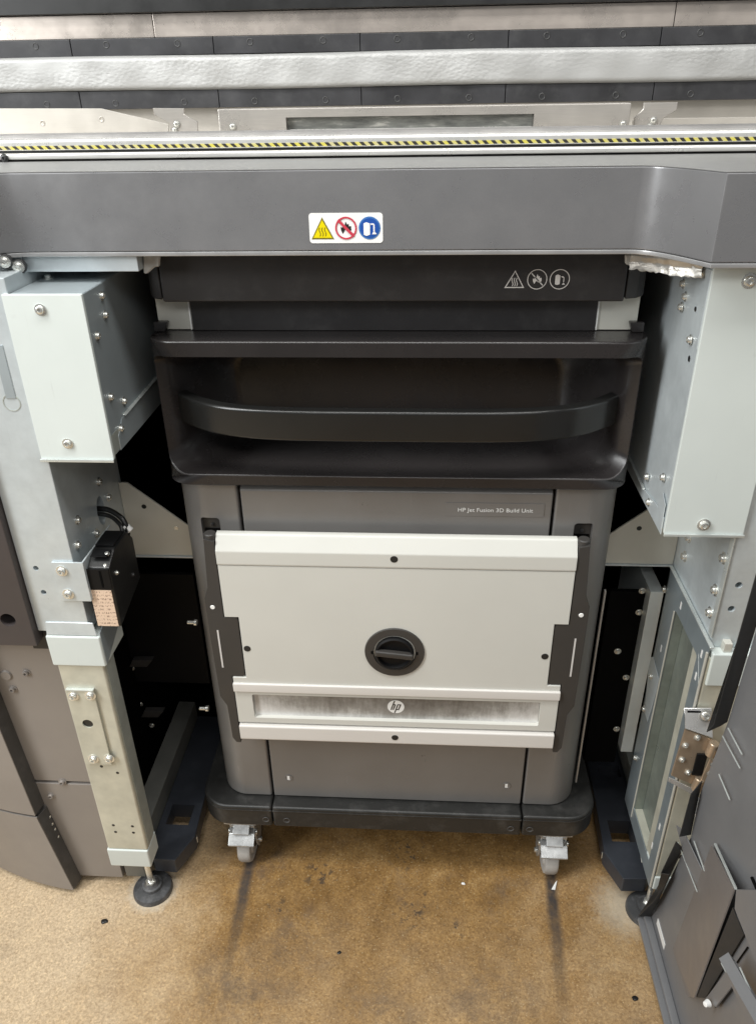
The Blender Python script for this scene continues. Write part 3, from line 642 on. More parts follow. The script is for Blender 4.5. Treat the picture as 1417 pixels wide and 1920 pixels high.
    lathe('foot_pad', [(0, .028), (.012, .028), (.016, .021), (.020, .020), (.021, .0135), (.038, .0105), (.0405, .006), (.0405, .0005), (0, .0005)], (fx_, -.077, 0), (0, 0, 1), 'rubber', leg, 32)

    # floor rail and navy guide fork
    z1 = .070
    if L: box('floor_rail', -.562, -.520, -.070, .36, .03, .118, 'rail_shaded', PR, .002)
    else:
        box('floor_rail', .520, .565, -.060, .36, .03, .118, 'galv_dull', PR, .002)
        sheet('rail_top', [(.516, .03, .155), (.486, .03, .155), (.486, -.055, .12), (.516, -.055, .12)], (0, 0, 1), .003, 'cream', PR)
    pts = [(s * .457, -.058), (s * .503, -.056), (s * .519, -.038), (s * .519, .36), (s * .444, .36), (s * .438, .15), (s * .431, .003)]
    fk = prism('guide_fork', pts, 'z', .030, z1, 'fork', PR, .0025, 2)
    cut(fk, box_bm(*X(.453, .503), .030, .083, .0, .12))
    if not L: cut(fk, box_bm(.461, .511, .205, .238, .05, .12))
    for yy in (.25, .06): cyl('fork_foot', (s * .48, yy + .08, .0), (s * .48, yy + .08, .031), .012, 'black', fk)
    q = (-0.433, -0.002, 0.078) if L else (0.433, 0.013, 0.044); box('fork_glint', *X(.4285, .4305), .006, .010, .045, .062, 'screw', fk, .0006)

# left actuator (interlock) hung on a bent bracket
bk = box('lock_bracket', -.523, -.4735, -.1140, -.1105, .764, .836, 'galv', PR, .0008)
for q in ((-0.509, -0.114, 0.821), (-0.508, -0.114, 0.778)): screw((q[0], -.114, q[2]), FRONT, .0062, bk)
box('bracket_arm', -.4765, -.4735, -.110, .005, .764, .836, 'galv', bk, .0006)
LK = prism('door_lock_module', [(-.106, .710), (.0, .735), (.0, .815), (-.02, .838), (-.075, .838), (-.106, .822)], 'x', -.4728, -.4375, 'black', PR, .0025, 2)
box('lock_front_plate', -.4745, -.4385, -.1085, -.1062, .783, .821, 'voidplate', LK, .001)
box('lock_slot', -.4540, -.4510, -.1092, -.1086, .788, .818, 'void', LK, 0)
box('rating_label', -.4755, -.4415, -.1080, -.1064, .712, .7815, 'label', LK, 0)
box('lock_top_cap', -.470, -.4405, -.07, -.025, .8385, .8425, 'voidplate', LK, .001)
box('lock_switch', -.468, -.4415, -.098, -.076, .8365, .8385, 'voidplate', LK, .0008)
for q in ((-.445, -.088, .8366), (-.445, -.101, .8232)): screw(q, (0, -.4, 1), .0030, LK)
screw((-.4374, -.085, .80), (1, 0, 0), .003, LK); screw((-.4374, -.03, .76), (1, 0, 0), .003, LK, 'screwdark')
tube_path('lock_cable', [(-.52, .02, .855), (-.49, .012, .862), (-.470, .006, .862), (-.448, -.004, .853), (-.440, -.010, .835), (-.443, -.012, .82)], .0045, 'cable', LK)
tube_path('lock_cable', [(-.52, .015, .850), (-.488, .006, .855), (-.468, .002, .852), (-.450, -.010, .843), (-.445, -.02, .83)], .0035, 'cable', LK)
cyl('cable_tie', (-.4445, -.007, .842), (-.4355, -.008, .832), .0062, 'paper', LK, 12)

# plate under the beam on the left, corner plate with bolts, foil on the right
box('top_bracket_plate', -.492, -.337, -.048, .10, 1.2565, 1.2772, 'galv', PR, .0015)
cpl = sheet('corner_plate', [(-.60, -.075, 1.279), (-.492, -.050, 1.279), (-.494, -.052, 1.245), (-.50, -.06, 1.232), (-.60, -.078, 1.20)], (.2, -1, 0), .004, 'galv', PR)
for q in ((-0.506, -0.068, 1.274), (-0.493, -0.060, 1.266), (-0.515, -0.070, 1.252)): lathe('bolt_washer', [(0, .002), (.0085, .002), (.0095, .0005), (.0095, -.004)], q, (.2, -1, 0), 'screwdark', cpl, 18); screw((q[0], q[1] - .002, q[2]), (.2, -1, 0), .0052, cpl)
bm = bmesh.new(); rows = []
for i in range(27):
    t = i / 26; x = .303 + .078 * t; y = -.050 - .062 * max(0, t - .25) ** 1.4
    rows.append([bm.verts.new((x + random.uniform(-.0006, .0006), y - .002 * math.sin(k * 1.2) + random.uniform(-.0009, .0009), 1.2772 - .019 * k / 7 - .008 * t * k / 7 * math.sin(t * 3) + random.uniform(-.0012, .0012) * k / 7)) for k in range(8)])
for a, b in zip(rows[:-1], rows[1:]):
    for k in range(7): bm.faces.new((a[k], a[k + 1], b[k + 1], b[k]))
thicken(bm, .0006); finish('crumpled_foil_tape', bm, 'foil', PR, 45)
for s, pl in ((-1, [(-0.335, -0.030, 1.275), (-0.312, -0.030, 1.273), (-0.315, -0.030, 1.259), (-0.321, -0.030, 1.259), (-0.333, -0.030, 1.250), (-0.338, -0.030, 1.250)]), (1, [(0.301, -0.030, 1.272), (0.333, -0.030, 1.273), (0.339, -0.030, 1.252), (0.324, -0.030, 1.250), (0.316, -0.030, 1.257), (0.303, -0.030, 1.260)])):
    sheet('frosted_guide', pl, FRONT, .006, 'plastic', PR, .0015)

# --- dark inside of the bay
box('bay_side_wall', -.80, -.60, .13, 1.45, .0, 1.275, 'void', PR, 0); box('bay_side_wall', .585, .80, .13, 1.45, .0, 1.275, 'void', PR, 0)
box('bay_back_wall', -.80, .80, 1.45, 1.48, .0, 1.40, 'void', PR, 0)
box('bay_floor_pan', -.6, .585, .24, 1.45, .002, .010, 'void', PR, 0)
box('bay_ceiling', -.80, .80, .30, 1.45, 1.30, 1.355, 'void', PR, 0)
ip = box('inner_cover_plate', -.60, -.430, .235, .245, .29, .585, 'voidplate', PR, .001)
for q, a in (((-0.575, 0.230, 0.357), .1), ((-0.573, 0.230, 0.207), .15)):
    prism('cover_tab', [(q[0] - .026, q[2] - .010), (q[0] - .016, q[2] + .009), (q[0] + .030, q[2] + .011), (q[0] + .014, q[2] - .009)], 'y', .218, .233, 'skin_inner', ip, .001)
for q in ((-0.603, 0.234, 0.330), (-0.602, 0.234, 0.223), (-0.585, 0.234, 0.157)): screw((q[0], .2345, q[2]), FRONT, .0045, ip)
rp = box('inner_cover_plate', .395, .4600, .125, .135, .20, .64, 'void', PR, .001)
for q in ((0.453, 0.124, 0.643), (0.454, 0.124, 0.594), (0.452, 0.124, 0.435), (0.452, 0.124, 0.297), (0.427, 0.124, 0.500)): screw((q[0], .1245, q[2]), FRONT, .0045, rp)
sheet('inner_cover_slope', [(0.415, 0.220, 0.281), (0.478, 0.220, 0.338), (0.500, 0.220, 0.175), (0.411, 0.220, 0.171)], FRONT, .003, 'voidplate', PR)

# --- left cabinet skin
ud = box('cabinet_door_panel', -1.0, -.578, -.122, -.085, .678, 1.26, 'skin_dark', PR, .002)
q = (-0.614, -0.122, 0.730); cut(ud, cylcut((q[0], -.14, q[2]), (q[0], -.09, q[2]), .0125)); lathe('door_panel_hole', [(0, 0), (.0123, 0)], (q[0], -.0915, q[2]), FRONT, 'void', ud)
box('cabinet_gap_block', -.600, -.566, -.10, -.05, .655, .70, 'black', PR, .001)
rec = box('cabinet_recess_panel', -.80, -.578, -.066, -.050, .302, .672, 'skin', PR, .002)
for q in ((-0.648, -0.066, 0.573), (-0.682, -0.066, 0.534), (-0.642, -0.066, 0.301), (-0.673, -0.066, 0.262)): screw((q[0], -.066, q[2]), FRONT, .0055, rec, 'skin')
q = (-0.686, -0.066, 0.566); lathe('panel_plug', [(0, .003), (.009, .003), (.011, 0)], (q[0], -.066, q[2]), FRONT, 'skin', rec)
lowp = box('cabinet_recess_kick', -.80, -.572, -.0665, -.0505, .020, .2955, 'skin', PR, .002)
box('cabinet_gap', -.81, -.5775, -.0485, -.030, .02, .68, 'void', PR, 0)
def curved(name, xr_top, xr_bot, z0, z1, m):
    N = 14; bm = bmesh.new(); fr = [[], []]; bk_ = [[], []]
    for i in range(N + 1):
        for j, (z, xr) in enumerate(((z0, xr_bot), (z1, xr_top))):
            x = xr - .36 * i / N; dx = .36 * i / N; y = -.096 + .10 * dx + .85 * dx * dx
            fr[j].append(bm.verts.new((x, y, z))); bk_[j].append(bm.verts.new((x, y + .003, z)))
    for i in range(N):
        bm.faces.new((fr[0][i], fr[0][i + 1], fr[1][i + 1], fr[1][i])); bm.faces.new((bk_[0][i], bk_[1][i], bk_[1][i + 1], bk_[0][i + 1]))
        for j in (0, 1): bm.faces.new((fr[j][i], bk_[j][i], bk_[j][i + 1], fr[j][i + 1]) if j == 0 else (fr[j][i], fr[j][i + 1], bk_[j][i + 1], bk_[j][i]))
    bm.faces.new((fr[0][0], fr[1][0], bk_[1][0], bk_[0][0])); bm.faces.new((fr[0][-1], bk_[0][-1], bk_[1][-1], fr[1][-1]))
    return finish(name, bm, m, PR, 25)
cu = curved('cabinet_skirt_panel', -.722, -.697, .238, .672, 'skin')
sheet('skirt_return', [(-.7205, -.094, .672), (-.6965, -.094, .238), (-.692, -.0665, .238), (-.714, -.0665, .672)], (1, 0, 0), .002, 'skin_inner', cu)
cl_ = curved('cabinet_kick_panel', -.696, -.668, .014, .232, 'skin')
kr = sheet('kick_return', [(-.6945, -.094, .232), (-.6670, -.094, .014), (-.661, -.0675, .014), (-.688, -.0675, .232)], (1, 0, 0), .002, 'skin_inner', cl_)
for q in ((-0.682, -0.085, 0.217), (-0.682, -0.084, 0.196), (-0.680, -0.073, 0.181), (-0.678, -0.071, 0.159)): screw((q[0] + .003, -.080, q[2]), (1, 0, 0), .0022, kr, 'screw', 'flat')

# --- right cabinet door, swung open
DX = .505
dpts = [(-.206, .93), (-.200, .785), (-.193, .625), (-.168, .44), (-.176, .349), (-.162, .285), (-.108, .022), (-.62, .022), (-.62, .93)]
DR = prism('open_cabinet_door', dpts, 'x', DX, DX + .022, 'door', PR, .0015)
def flange(name, pts, m='doorflange'): return sheet(name, pts, (0, -1, 0), .002, m, DR)
flange('hinge_side_flange', [(DX, -.205, .93), (DX, -.199, .785), (DX, -.192, .625), (DX, -.176, .60), (.480, -.190, .60), (.480, -.206, .63), (.480, -.209, .79), (.480, -.213, .93)])
flange('hinge_side_flange', [(DX, -.166, .47), (DX, -.176, .352), (.480, -.190, .363), (.480, -.191, .465)])
flange('hinge_side_flange', [(DX, -.163, .30), (DX, -.108, .024), (.481, -.108, .026), (.481, -.154, .139), (.488, -.165, .20), (.486, -.178, .25), (.480, -.160, .228), (.480, -.183, .343)])
box('door_bottom_lip', .4805, DX, -.62, -.107, .014, .0215, 'door', DR, .002); box('door_bottom_step', .4905, DX, -.62, -.107, .0218, .032, 'door', DR, .003)
q0, q1 = (0.505, -0.139, 0.060), (0.505, -0.190, 0.063); box('door_label', DX - .0012, DX - .0002, q1[1], q0[1], .053, .068, 'paper', DR, 0)
# raised strap with folded edge near the hinge
sheet('door_strap', [(.494, -.138, .330), (.494, -.166, .352), (.5035, -.250, .352), (.5035, -.234, .283)], (-1, 0, 0), .002, 'door', DR)
for a, b in (((0.500, -0.149, 0.298), (0.500, -0.252, 0.310)), ((0.500, -0.200, 0.367), (0.500, -0.256, 0.367)), ((0.500, -0.209, 0.628), (0.500, -0.264, 0.632)), ((0.500, -0.200, 0.603), (0.500, -0.269, 0.610)), ((0.500, -0.219, 0.543), (0.500, -0.267, 0.543))):
    tube_path('door_fold_edge', [a, b], .0011, 'pin', DR, 6, 1)
# bent gusset rising off the door
g = [(0.500, -0.257, 0.430), (0.484, -0.372, 0.486), (0.484, -0.361, 0.203), (0.506, -0.305, 0.109), (0.507, -0.218, 0.099), (0.507, -0.233, 0.273)]
gs = bmesh.new(); gv = [gs.verts.new(p) for p in g]; gs.faces.new((gv[0], gv[1], gv[5])); gs.faces.new((gv[1], gv[2], gv[4], gv[5])); gs.faces.new((gv[2], gv[3], gv[4]))
thicken(gs, .002); G = finish('door_gusset', gs, 'gusset', DR, 20)
tube_path('gusset_edge', [(0.499, -0.265, 0.443), (0.483, -0.373, 0.490)], .0022, 'pin', G, 6, 1)
sheet('gusset_inner', [(0.486, -0.376, 0.452), (0.500, -0.397, 0.424), (0.500, -0.360, 0.202), (0.486, -0.360, 0.203)], (-.4, -1, 0), .002, 'doorflange', G)
sheet('door_raised_panel', [(0.484, -0.373, 0.488), (0.484, -0.446, 0.590), (0.484, -0.515, 0.473), (0.484, -0.453, 0.463), (0.484, -0.383, 0.460)], (-1, 0, 0), .003, 'door', DR)
# latch handle bar low on the door
hb = tube_path('door_pull_arm', [(0.470, -0.425, 0.410), (0.470, -0.479, 0.432), (0.470, -0.543, 0.460)], .011, 'door', DR, 4, 1)
sheet('door_latch_plate', [(0.475, -0.410, 0.374), (0.475, -0.432, 0.420), (0.475, -0.557, 0.470), (0.475, -0.531, 0.400)], (-1, -.2, .3), .003, 'door', DR)
tube_path('latch_edge', [(0.473, -0.412, 0.380), (0.473, -0.427, 0.385)], .0014, 'pin', DR, 6, 1); tube_path('latch_edge', [(0.473, -0.451, 0.436), (0.473, -0.508, 0.447)], .0012, 'pin', DR, 6, 1)
sheet('latch_arm', [(0.495, -0.368, 0.216), (0.495, -0.393, 0.331), (0.495, -0.415, 0.331), (0.495, -0.397, 0.245)], (-1, 0, .1), .003, 'door', DR)
q = (0.490, -0.386, 0.235); lathe('latch_pin', [(0, .008), (.004, .007), (.006, 0)], q, (-1, -.5, .3), 'paper', DR, 12)
tube_path('door_seam', [(0.503, -0.385, 0.224), (0.503, -0.400, 0.304)], .0010, 'void', DR, 6, 1); tube_path('door_seam', [(0.503, -0.397, 0.357), (0.503, -0.408, 0.413)], .0012, 'void', DR, 6, 1)
tube_path('door_seam', [(0.503, -0.368, 0.507), (0.503, -0.397, 0.509)], .0025, 'void', DR, 6, 1)
# hinge
HG = prism('hinge_plate', [(.470, .556), (.465, .452), (.512, .428), (.519, .535)], 'y', -.140, -.1365, 'hinge', DR, .0008)
sheet('hinge_upper_leaf', [(.465, -.130, .592), (.508, -.130, .593), (.516, -.142, .541), (.469, -.142, .560), (.467, -.139, .578)], (0, -1, .25), .003, 'chrome', HG)
box('hinge_slot', .470, .505, -.1335, -.1318, .579, .589, 'void', HG, 0)
sheet('hinge_lower_leaf', [(.462, -.142, .449), (.464, -.139, .436), (.512, -.139, .404), (.512, -.142, .420)], (0, -1, .2), .004, 'chrome', HG)
sheet('hinge_spur', [(.508, -.150, .414), (.534, -.158, .414), (.530, -.160, .37), (.518, -.160, .345)], (0, -1, .1), .003, 'chrome', HG)
cyl('hinge_barrel', (.519, -.146, .535), (.516, -.146, .508), .0085, 'hinge', HG); cyl('hinge_barrel', (.511, -.146, .455), (.508, -.146, .428), .0085, 'hinge', HG)
box('hinge_spring_block', .497, .514, -.1440, -.1402, .458, .506, 'voidplate', HG, .001)
sheet('hinge_door_leaf', [(.516, -.150, .505), (.528, -.155, .49), (.526, -.155, .43), (.508, -.150, .428), (.512, -.150, .47)], (0, -1, 0), .003, 'hinge', HG)
for q in ((0.492, -0.140, 0.540), (0.476, -0.140, 0.522), (0.476, -0.140, 0.490), (0.491, -0.140, 0.461), (0.521, -0.156, 0.497), (0.519, -0.156, 0.477)): screw((q[0], q[1] - .0002, q[2]), FRONT, .0040, HG)
screw((.499, -.1345, .582), (0, -1, .25), .007, HG)
cyl('hinge_pin', (.526, -.165, .545), (.526, -.165, .520), .009, 'screwdark', HG)

# ================================================================== the trolley (build unit)
BU = thing('build_unit_trolley', 'dark grey wheeled build unit with cream cover and black knob inside the printer bay', 'trolley', (0, .4, 0))
Y0 = 0.0
# body: two front columns round a central door, all on an inner shell
HW = .357; R = .055
def col(s):
    pts = [(s * .2525, .02), (s * .2525, 0.0)] + [(s * (HW - R + R * math.sin(math.radians(a))), R - R * math.cos(math.radians(a))) for a in range(0, 91, 9)] + [(s * HW, 1.15), (s * (HW - .02), 1.15), (s * (HW - .02), .09), (s * .29, .02)]
    return pts if s > 0 else pts[::-1]
for s in (-1, 1):
    c_ = prism('body_column', col(s), 'z', .206, .9175, 'body', BU, .004, 3, 40)
    a, b = (.286, .316) if s > 0 else (-.319, -.287)
    cut(c_, prism_bm(rrect(a, b, .770, .8545, .006), 'y', -.02, .012))
    box('catch_pocket', a + .0003, b - .0003, .0115, .014, .772, .854, 'bracket', c_, 0)
    box('catch_hole', a + .003, b - .003, .0095, .0112, .774, .829, 'void', c_, 0)
    screw(((a + b) / 2, .0105, .836), FRONT, .0025, c_, 'screwdark')
    cyl('catch_pin', ((a + b) / 2 - .008, .006, .815), ((a + b) / 2 + .012, .006, .815), .0045, 'screw' if s < 0 else 'bracket', c_)
box('body_shell', -.335, .335, .021, 1.14, .20, .93, 'black', BU, 0)
dr = prism('front_door', [(.006, .2045), (.0, .2075), (.0, .9065), (.010, .9150), (.020, .9150), (.020, .2045)], 'x', -.2478, .2478, 'body', BU, .0022, 3)
for q in ((-0.215, -0.000, 0.260), (0.217, -0.000, 0.259)):
    lathe('door_lock', [(.0085, 0), (.0085, .0008), (.0065, .001), (.006, .0002), (0, .0002)], (q[0], -.0003, q[2]), FRONT, 'body', dr, 18)
    prism('key_slot', [(q[0] - .0026, q[2] - .005), (q[0] + .0026, q[2] - .005), (q[0] + .0026, q[2] + .005), (q[0] - .0026, q[2] + .005)], 'y', -.0016, -.0006, 'paper', dr, .0006)
np_ = prism('name_plate', rrect(.081, .236, .8655, .8890, .0015), 'y', -.0010, -.0002, 'body', dr, .0002)
text('name_lettering', 'HP Jet Fusion 3D Build Unit', .1005, -.0013, .8735, .0098, 'paper', np_, .118)
# metal edge strip and side pins
box('side_strip', .3578, .3610, .030, .036, .24, .705, 'alu_dark', BU, .0006)
for q in ((-.362, .030, .618), (-.362, .018, .421)): cyl('side_pin', q, (q[0] - .006, q[1], q[2]), .006, 'screw', BU, 14); cyl('side_pin_tip', (q[0] - .006, q[1], q[2]), (q[0] - .018, q[1], q[2]), .0035, 'screw', BU, 12)
# --- handle module: rounded housing with a scooped recess
RM = .040
def rr2(hx, z0, z1, rb, rt, n=8):
    """upright outline with its own bottom and top corner radii"""
    out = []
    F = (.004, .009, .015, .022, .030, .038, .047, .056, .066, .5, .934, .944, .953, .962, .970, .978, .985, .991, .996)
    for ci, (cx, cz, a0, r) in enumerate(((hx - rt, z1 - rt, 0, rt), (-hx + rt, z1 - rt, 90, rt), (-hx + rb, z0 + rb, 180, rb), (hx - rb, z0 + rb, 270, rb))):
        if ci == 1: out += [(hx - rt - 2 * (hx - rt) * f, z1) for f in F]
        if ci == 3: out += [(-hx + rb + 2 * (hx - rb) * f, z0) for f in F]
        out += [(cx + r * math.cos(math.radians(a0 + 90 * i / n)), cz + r * math.sin(math.radians(a0 + 90 * i / n))) for i in range(n + 1)]
    return out
def plan_y(x, back=0.0):
    """front of the housing as seen from above: flat with rounded corners"""
    d = max(0.0, abs(x) - (HW - RM)); return -.0255 + back + RM - math.sqrt(max(0.0, RM * RM - min(d, RM) ** 2))
def lp_(hx, z0, z1, rb, rt, back=0.0, y=None): return [(x, plan_y(x, back) if y is None else max(y, plan_y(x, back)), z) for x, z in rr2(hx, z0, z1, rb, rt)]
loops = [lp_(HW, .9275, 1.1555, .003, .003, 0, 1.15), lp_(HW, .9275, 1.1555, .003, .003, 0, .03), lp_(HW, .9275, 1.1555, .003, .003, .0026), lp_(HW - .0003, .9278, 1.1546, .003, .003, .0008), lp_(HW - .0006, .9288, 1.1530, .003, .003)]
loops += [lp_(HW - t, .9288 + (.9440 - .9288) * k, 1.1530 - (1.1530 - 1.1328) * k, .003 + .029 * k, .003 + .012 * k) for t, k in ((.0060, 1.0),)]
loops += [lp_(HW - .0063, .9455, 1.1324, .032, .015, .0008), lp_(HW - .0068, .9464, 1.1318, .032, .015, .0024)]
loops += [lp_(hx, z0, z1, rb, rt, .0012, yy) for yy, hx, z0, z1, rb, rt in ((.002, .3390, .9466, 1.1312, .036, .018), (.010, .3310, .9470, 1.1308, .040, .022), (.028, .3210, .9486, 1.1298, .046, .030), (.052, .3080, .9498, 1.1282, .050, .038), (.078, .2930, .9530, 1.1255, .052, .044), (.097, .2790, .9600, 1.1200, .050, .046), (.109, .2650, .9720, 1.1120, .046, .044), (.112, .2550, .9830, 1.1040, .042, .042))]
loft('handle_housing', loops, 'module', BU, True, True, 40, (2, 4, 5))
# bowed handle bar
loops = []
for i in range(61):
    t = -1 + 2 * i / 60; t = math.copysign(abs(t) ** .7, t); x = .3260 * t; y = .022 - .074 * (1 - abs(t) ** 5)
    tx = .3260; ty = .074 * 5 * abs(t) ** 4 * (1 if t > 0 else -1); l = math.hypot(tx, ty); nx, ny = -ty / l, tx / l
    loops.append([(x + nx * u, y + ny * u, 1.0415 + v) for u, v in rrect(-.010, .010, -.0235, .0235, .0045, 4)])
HB = loft('handle_bar', loops, 'handle', BU, True, True, 40)
# top of the unit
prism('upper_front_panel', [(-.327, .0), (.315, .0), (.3155, .02), (-.3275, .02)], 'z', 1.2045, 1.31, 'top', BU, .003, 3)
for a, pts in ((-1, [(-.3285, .002), (-.342, .008), (-.351, .022), (-.354, .05), (-.354, .20), (-.328, .20)]), (1, [(.3165, .002), (.334, .008), (.346, .022), (.350, .05), (.350, .20), (.3165, .20)])):
    prism('upper_corner', pts, 'z', 1.2070, 1.2625, 'top', BU, .003, 3)
box('upper_panel_inner', -.3265, .3145, .0205, .9, 1.207, 1.30, 'black', BU, 0)
box('upper_recess_wall', -.298, .287, .030, .9, 1.156, 1.2065, 'top', BU, .001)
for s in (-1, 1):
    a, b = (-.350, -.2985) if s < 0 else (.2875, .346)
    wp = box('corner_plate', a, b, .034, .036, 1.1565, 1.2065, 'cream', BU, .0006)
    e = -.2995 if s < 0 else .2875
    box('corner_plate_edge', e - (.0025 if s < 0 else 0), e + (.0 if s < 0 else .0025), .0315, .0338, 1.1565, 1.2060, 'paper', wp, .0005)
    prism('corner_stop', [(s * .354, 1.1558), (s * .338, 1.1558), (s * .333, 1.1705), (s * .354, 1.1705)], 'y', .021, .0335, 'module', BU, .002)
pictograms((0.195, 0.000, 1.235)[0], (0.195, 0.000, 1.235)[2], .0135, .0302, -.0005, False, BU)
# --- base and casters
def base_poly(x0, x1, rl, rr_):
    p = []
    p += [(x0, 1.2)]
    p += [(x0, -.029)] if not rl else [(x0 + .06 - .06 * math.cos(math.radians(a)), .031 - .06 * math.sin(math.radians(a))) for a in range(0, 91, 10)]
    p += [(x1, -.029)] if not rr_ else [(x1 - .06 + .06 * math.sin(math.radians(a)), .031 - .06 * math.cos(math.radians(a))) for a in range(0, 91, 10)]
    return p + [(x1, 1.2)]
for nm, a, b, rl, rr_ in (('base_corner', -.398, -.2505, 1, 0), ('base_bumper', -.2488, .2490, 0, 0), ('base_corner', .2507, .398, 0, 1)):
    o = prism(nm, base_poly(a, b, rl, rr_), 'z', .149, .2045, 'base', BU, .0055, 3, 40)
    lp = base_poly(a + .0004, b - .0004, rl, rr_); lp = lp[1:-1]
    lp2 = [(x * .9965 if abs(x) > .27 else x, y + .0022) for x, y in lp[::-1]]
    prism('base_trim_line', [(x * (1.0025 if abs(x) > .27 else 1), y - .0012) for x, y in lp] + lp2, 'z', .1935, .1965, 'base', o, .0006, 2, 40)
box('base_core', -.36, .36, .02, 1.15, .143, .1485, 'black', BU, 0)
for x in (-.2630, -.2205, .2290, .2665): screw((x, -.0294, .1695), FRONT, .0055, BU, 'skin_inner', 'flat', 'base_screw')
for s in (-1, 1):
    cx, cy = s * .322, .012
    ca = box('caster_mount', cx - .034, cx + .034, cy - .03, cy + .045, .136, .1425, 'castor', BU, .002)
    lathe('caster_bearing', [(0, 0), (.024, 0), (.026, .003), (.026, .010), (.020, .012), (0, .012)], (cx, cy + .008, .1235), (0, 0, 1), 'castor', ca, 28)
    for d in (-1, 1):
        prism('caster_fork', [(cy - .020, .124), (cy + .034, .124), (cy + .030, .064), (cy + .018, .036), (cy + .0, .036), (cy - .012, .060)], 'x', cx + d * .0225, cx + d * .0265, 'castor', ca, .0015)
    box('caster_yoke', cx - .0265, cx + .0265, cy - .020, cy + .034, .114, .1235, 'castor', ca, .003, 3)
    lathe('caster_wheel', [(0, -.016), (.026, -.016), (.030, -.012), (.038, -.015), (.0445, -.013), (.047, -.008), (.047, .008), (.0445, .013), (.038, .015), (.030, .012), (.026, .016), (0, .016)], (cx, cy + .008, .047), (1, 0, 0), 'wheel', ca, 40)
    lathe('wheel_hub', [(0, -.0175), (.014, -.0175), (.016, -.015), (.016, .015), (.014, .0175), (0, .0175)], (cx, cy + .008, .047), (1, 0, 0), 'screwdark', ca, 24)
    cyl('caster_axle', (cx - .031, cy + .008, .047), (cx + .031, cy + .008, .047), .0055, 'screw', ca)
    pd = prism('brake_pedal', [(cy - .044, .086), (cy - .046, .091), (cy - .028, .107), (cy - .012, .111), (cy - .012, .105), (cy - .026, .100), (cy - .039, .087)], 'x', cx - .027, cx + .027, 'castor', ca, .0015)
    prism('pedal_release', [(cy - .034, .1095), (cy - .036, .114), (cy - .022, .128), (cy - .010, .128), (cy - .010, .123), (cy - .020, .122)], 'x', cx - .017, cx + .017, 'castor', ca, .0012)
    for d in (-1, 1): cyl('pedal_pivot', (cx + d * .0270, cy - .016, .101), (cx + d * .0305, cy - .016, .101), .006, 'screw', ca)
# --- cream front cover with rails, strip window and knob
yf = -.040
fc = prism('front_cover', [(-.288, .445), (.288, .445), (.288, .552), (.265, .552), (.265, .684), (.288, .684), (.288, .788), (-.288, .788), (-.288, .684), (-.264, .684), (-.264, .552), (-.288, .552)], 'y', yf, yf + .018, 'white', BU, .0012)
cut(fc, prism_bm(rrect(-.2575, .2575, .4575, .5130, .004), 'y', yf - .01, yf + .010))
box('strip_window', -.257, .257, yf + .0085, yf + .0102, .4578, .5128, 'window', fc, 0)
prism('cover_head', [(yf - .0002, .7885), (yf - .0016, .7915), (yf - .0016, .8140), (yf - .0006, .8170), (yf + .0125, .8390), (yf + .016, .8410), (yf + .024, .8410), (yf + .024, .7885)], 'x', -.2885, .2885, 'white', fc, .0018, 2)
box('cover_rail', -.2890, .2890, yf - .0045, yf + .012, .5215, .5400, 'whiterail', fc, .002)
prism('cover_rail', [(yf - .0055, .4085), (yf - .006, .4120), (yf - .006, .4390), (yf - .004, .4410), (yf + .016, .4410), (yf + .016, .4065), (yf - .003, .4065)], 'x', -.2870, .2870, 'whiterail', fc, .001)
for x, z, y in ((0, .807, yf - .0014), (-.2555, .6175, yf), (.2550, .6165, yf), (0, .4245, yf - .0062)):
    lathe('cover_screw', [(.0062, 0), (.0060, .0006), (0, .0007)], (x, y - .0001, z), FRONT, 'ink', fc, 18)
kb = lathe('knob_ring', [(.0515, 0), (.0505, .0028), (.037, .0032), (.0355, .0), (.0345, -.002), (0, -.002)], (.0, yf, .618), FRONT, 'bracket', fc, 48)
lathe('knob_dial', [(.0335, -.0015), (.0335, .006), (.031, .008), (.029, .0075), (.027, .002), (.024, .0015), (0, .0015)], (.0, yf, .618), FRONT, 'voidplate', kb, 40)
prism('knob_grip', [(-.0325, .6165), (-.0325, .6275), (.0325, .6205), (.0325, .6090)], 'y', yf - .0125, yf - .001, 'bracket', kb, .003, 3)
for x in (-.0385, .0385): prism('knob_arrow', [(x - .0018, .6155), (x + .0018, .6155), (x + .0018, .6215), (x - .0018, .6215)], 'y', yf - .0036, yf - .0031, 'void', kb, 0)
# round logo on the strip window
lg = flat('logo_disc', circ(.0015, .4860, .0152, 36), yf + .0078, 'paper', fc, .0005)
sl = .30
def bar(x0, x1, z0, z1): return [(.0015 + x + sl * z, .4860 + z) for x, z in ((x0, z0), (x1, z0), (x1, z1), (x0, z1))]
merge('logo_letters', [bar(-.0078, -.0056, -.0072, .0140), bar(-.0056, -.0026, .0045, .0064), bar(-.0040, -.0018, -.0072, .0055),
                       bar(.0008, .0030, -.0140, .0064), bar(.0030, .0072, .0045, .0064), bar(.0056, .0078, -.0072, .0060), bar(.0030, .0062, -.0072, -.0053)], yf + .0074, 'bracket', lg, .0003)
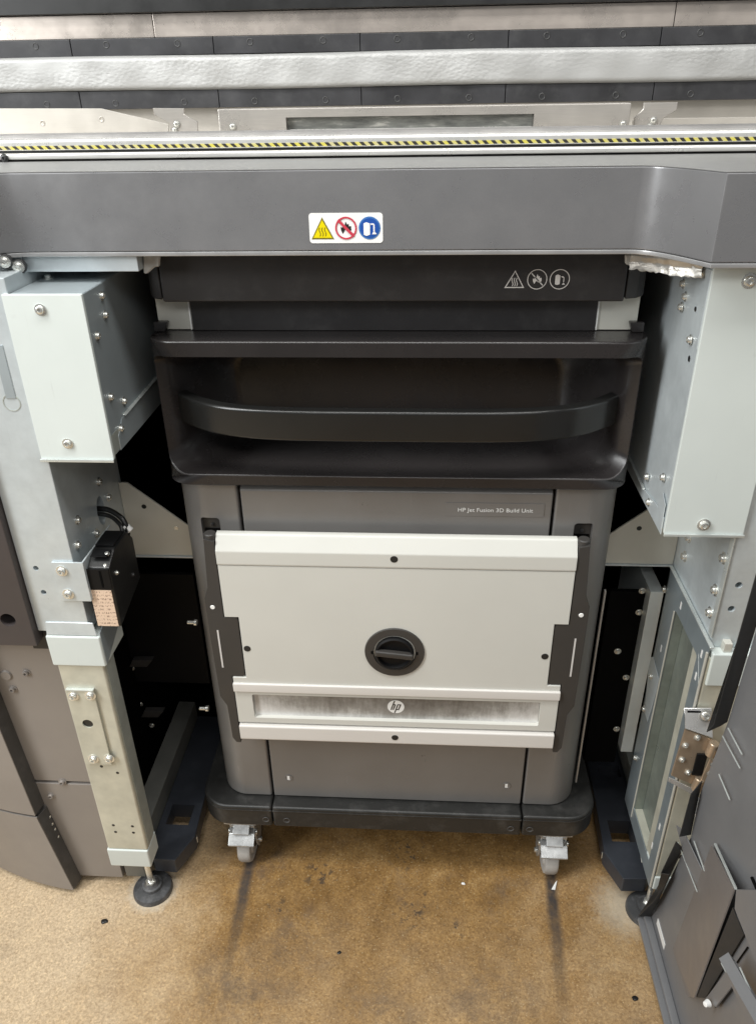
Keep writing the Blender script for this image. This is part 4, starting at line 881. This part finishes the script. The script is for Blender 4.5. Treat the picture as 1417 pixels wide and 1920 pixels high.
# black side brackets of the cover
oL = [(-.2895, .832), (-.306, .836), (-.3105, .742), (-.3185, .720), (-.3185, .640), (-.3165, .505), (-.3060, .483), (-.3045, .404), (-.298, .392), (-.2895, .392)]
iL = [(-.2895, .5535), (-.2705, .5535), (-.2675, .5550), (-.2660, .5580), (-.2660, .6780), (-.2675, .6810), (-.2705, .6825), (-.2895, .6825)]
for s in (-1, 1):
    pts = [(x * -s, z) for x, z in oL + iL]; k = 1 if s < 0 else -1
    bk = prism('cover_bracket', pts[::k], 'y', yf + .0015, yf + .026, 'bracket', BU, .0010)
    xs_ = -.3035 if s < 0 else .3025
    prism('latch_slit', [(xs_ - .0014, .573), (xs_ + .0014, .573), (xs_ + .0014, .655), (xs_ - .0014, .655)], 'y', yf + .0008, yf + .0013, 'greyprint', bk, 0)
    lathe('latch_pin', [(0, .001), (.0035, .001), (.0042, 0)], (s * .3065, yf + .0015, .703), FRONT, 'paper', bk, 14)
    cyl('bracket_shaft', (s * .298, yf + .014, .825), (s * .298, yf + .014, .842), .010, 'bracket', bk)
    lathe('bracket_button', [(0, .004), (.010, .004), (.012, 0)], (s * .288, -.006, .389), FRONT, 'black', bk, 20)

for nm, lab in (('warning_sticker', 'white warning sticker with yellow triangle, red ring and blue disc'), ('front_cover', None), ('handle_bar', 'bowed black satin handle bar'),
                ('knob_ring', 'round black knob with grip bar'), ('strip_window', 'scratched, dusty strip window'), ('hazard_tape', 'yellow and black striped tape'), ('insulating_pad', 'silver embossed insulating pad'),
                ('crumpled_foil_tape', 'crumpled silver foil tape'), ('open_cabinet_door', 'grey inside of the open cabinet door'), ('door_lock_module', 'black lock module with rating label'), ('hinge_plate', 'shiny brown metal hinge plate')):
    if lab and nm in bpy.data.objects: bpy.data.objects[nm]['label'] = lab
fc['label'] = 'cream front cover with strip window and knob'
# ================================================================== bits on the floor
def crumb(name, q, r, m, label, cat, flatk=.4, n=9):
    bm = bmesh.new(); bmesh.ops.create_icosphere(bm, subdivisions=2, radius=1)
    for v in bm.verts:
        k = 1 + random.uniform(-.28, .28); v.co = Vector((v.co.x * r * k * 1.2, v.co.y * r * k, max(-.6, v.co.z) * r * flatk * k + r * flatk * .6))
    o = finish(name, bm, m, None, 50); o.location = (q[0], q[1], 0); o['label'] = label; o['category'] = cat; return o
crumb('debris_chip', (-0.583, -0.152, 0.000), .0055, 'black', 'black chip on the floor in front of the left round rubber foot', 'debris')
crumb('debris_chip', (0.445, -0.252, 0.000), .0045, 'black', 'small black chip on the floor near the open door edge', 'debris')
crumb('debris_chip', (-0.104, -0.193, 0.000), .0032, 'black', 'tiny dark crumb on the floor in front of the trolley, lower middle', 'debris')
crumb('debris_chip', (0.141, -0.034, 0.000), .0032, 'paper', 'tiny pale crumb on the brown floor below the trolley, right of middle', 'debris', .5)
q = (0.329, -0.029, 0.000)
o = sheet('scrap', [(q[0] - .006, q[1] - .010, .002), (q[0] + .002, q[1] - .011, .002), (q[0] + .009, q[1] + .010, .004), (q[0] + .004, q[1] + .004, .006)], (0, 0, 1), .0015, 'paper', None)
o['label'] = 'white sliver of scrap lying on the dark track below the right caster'; o['category'] = 'scrap'
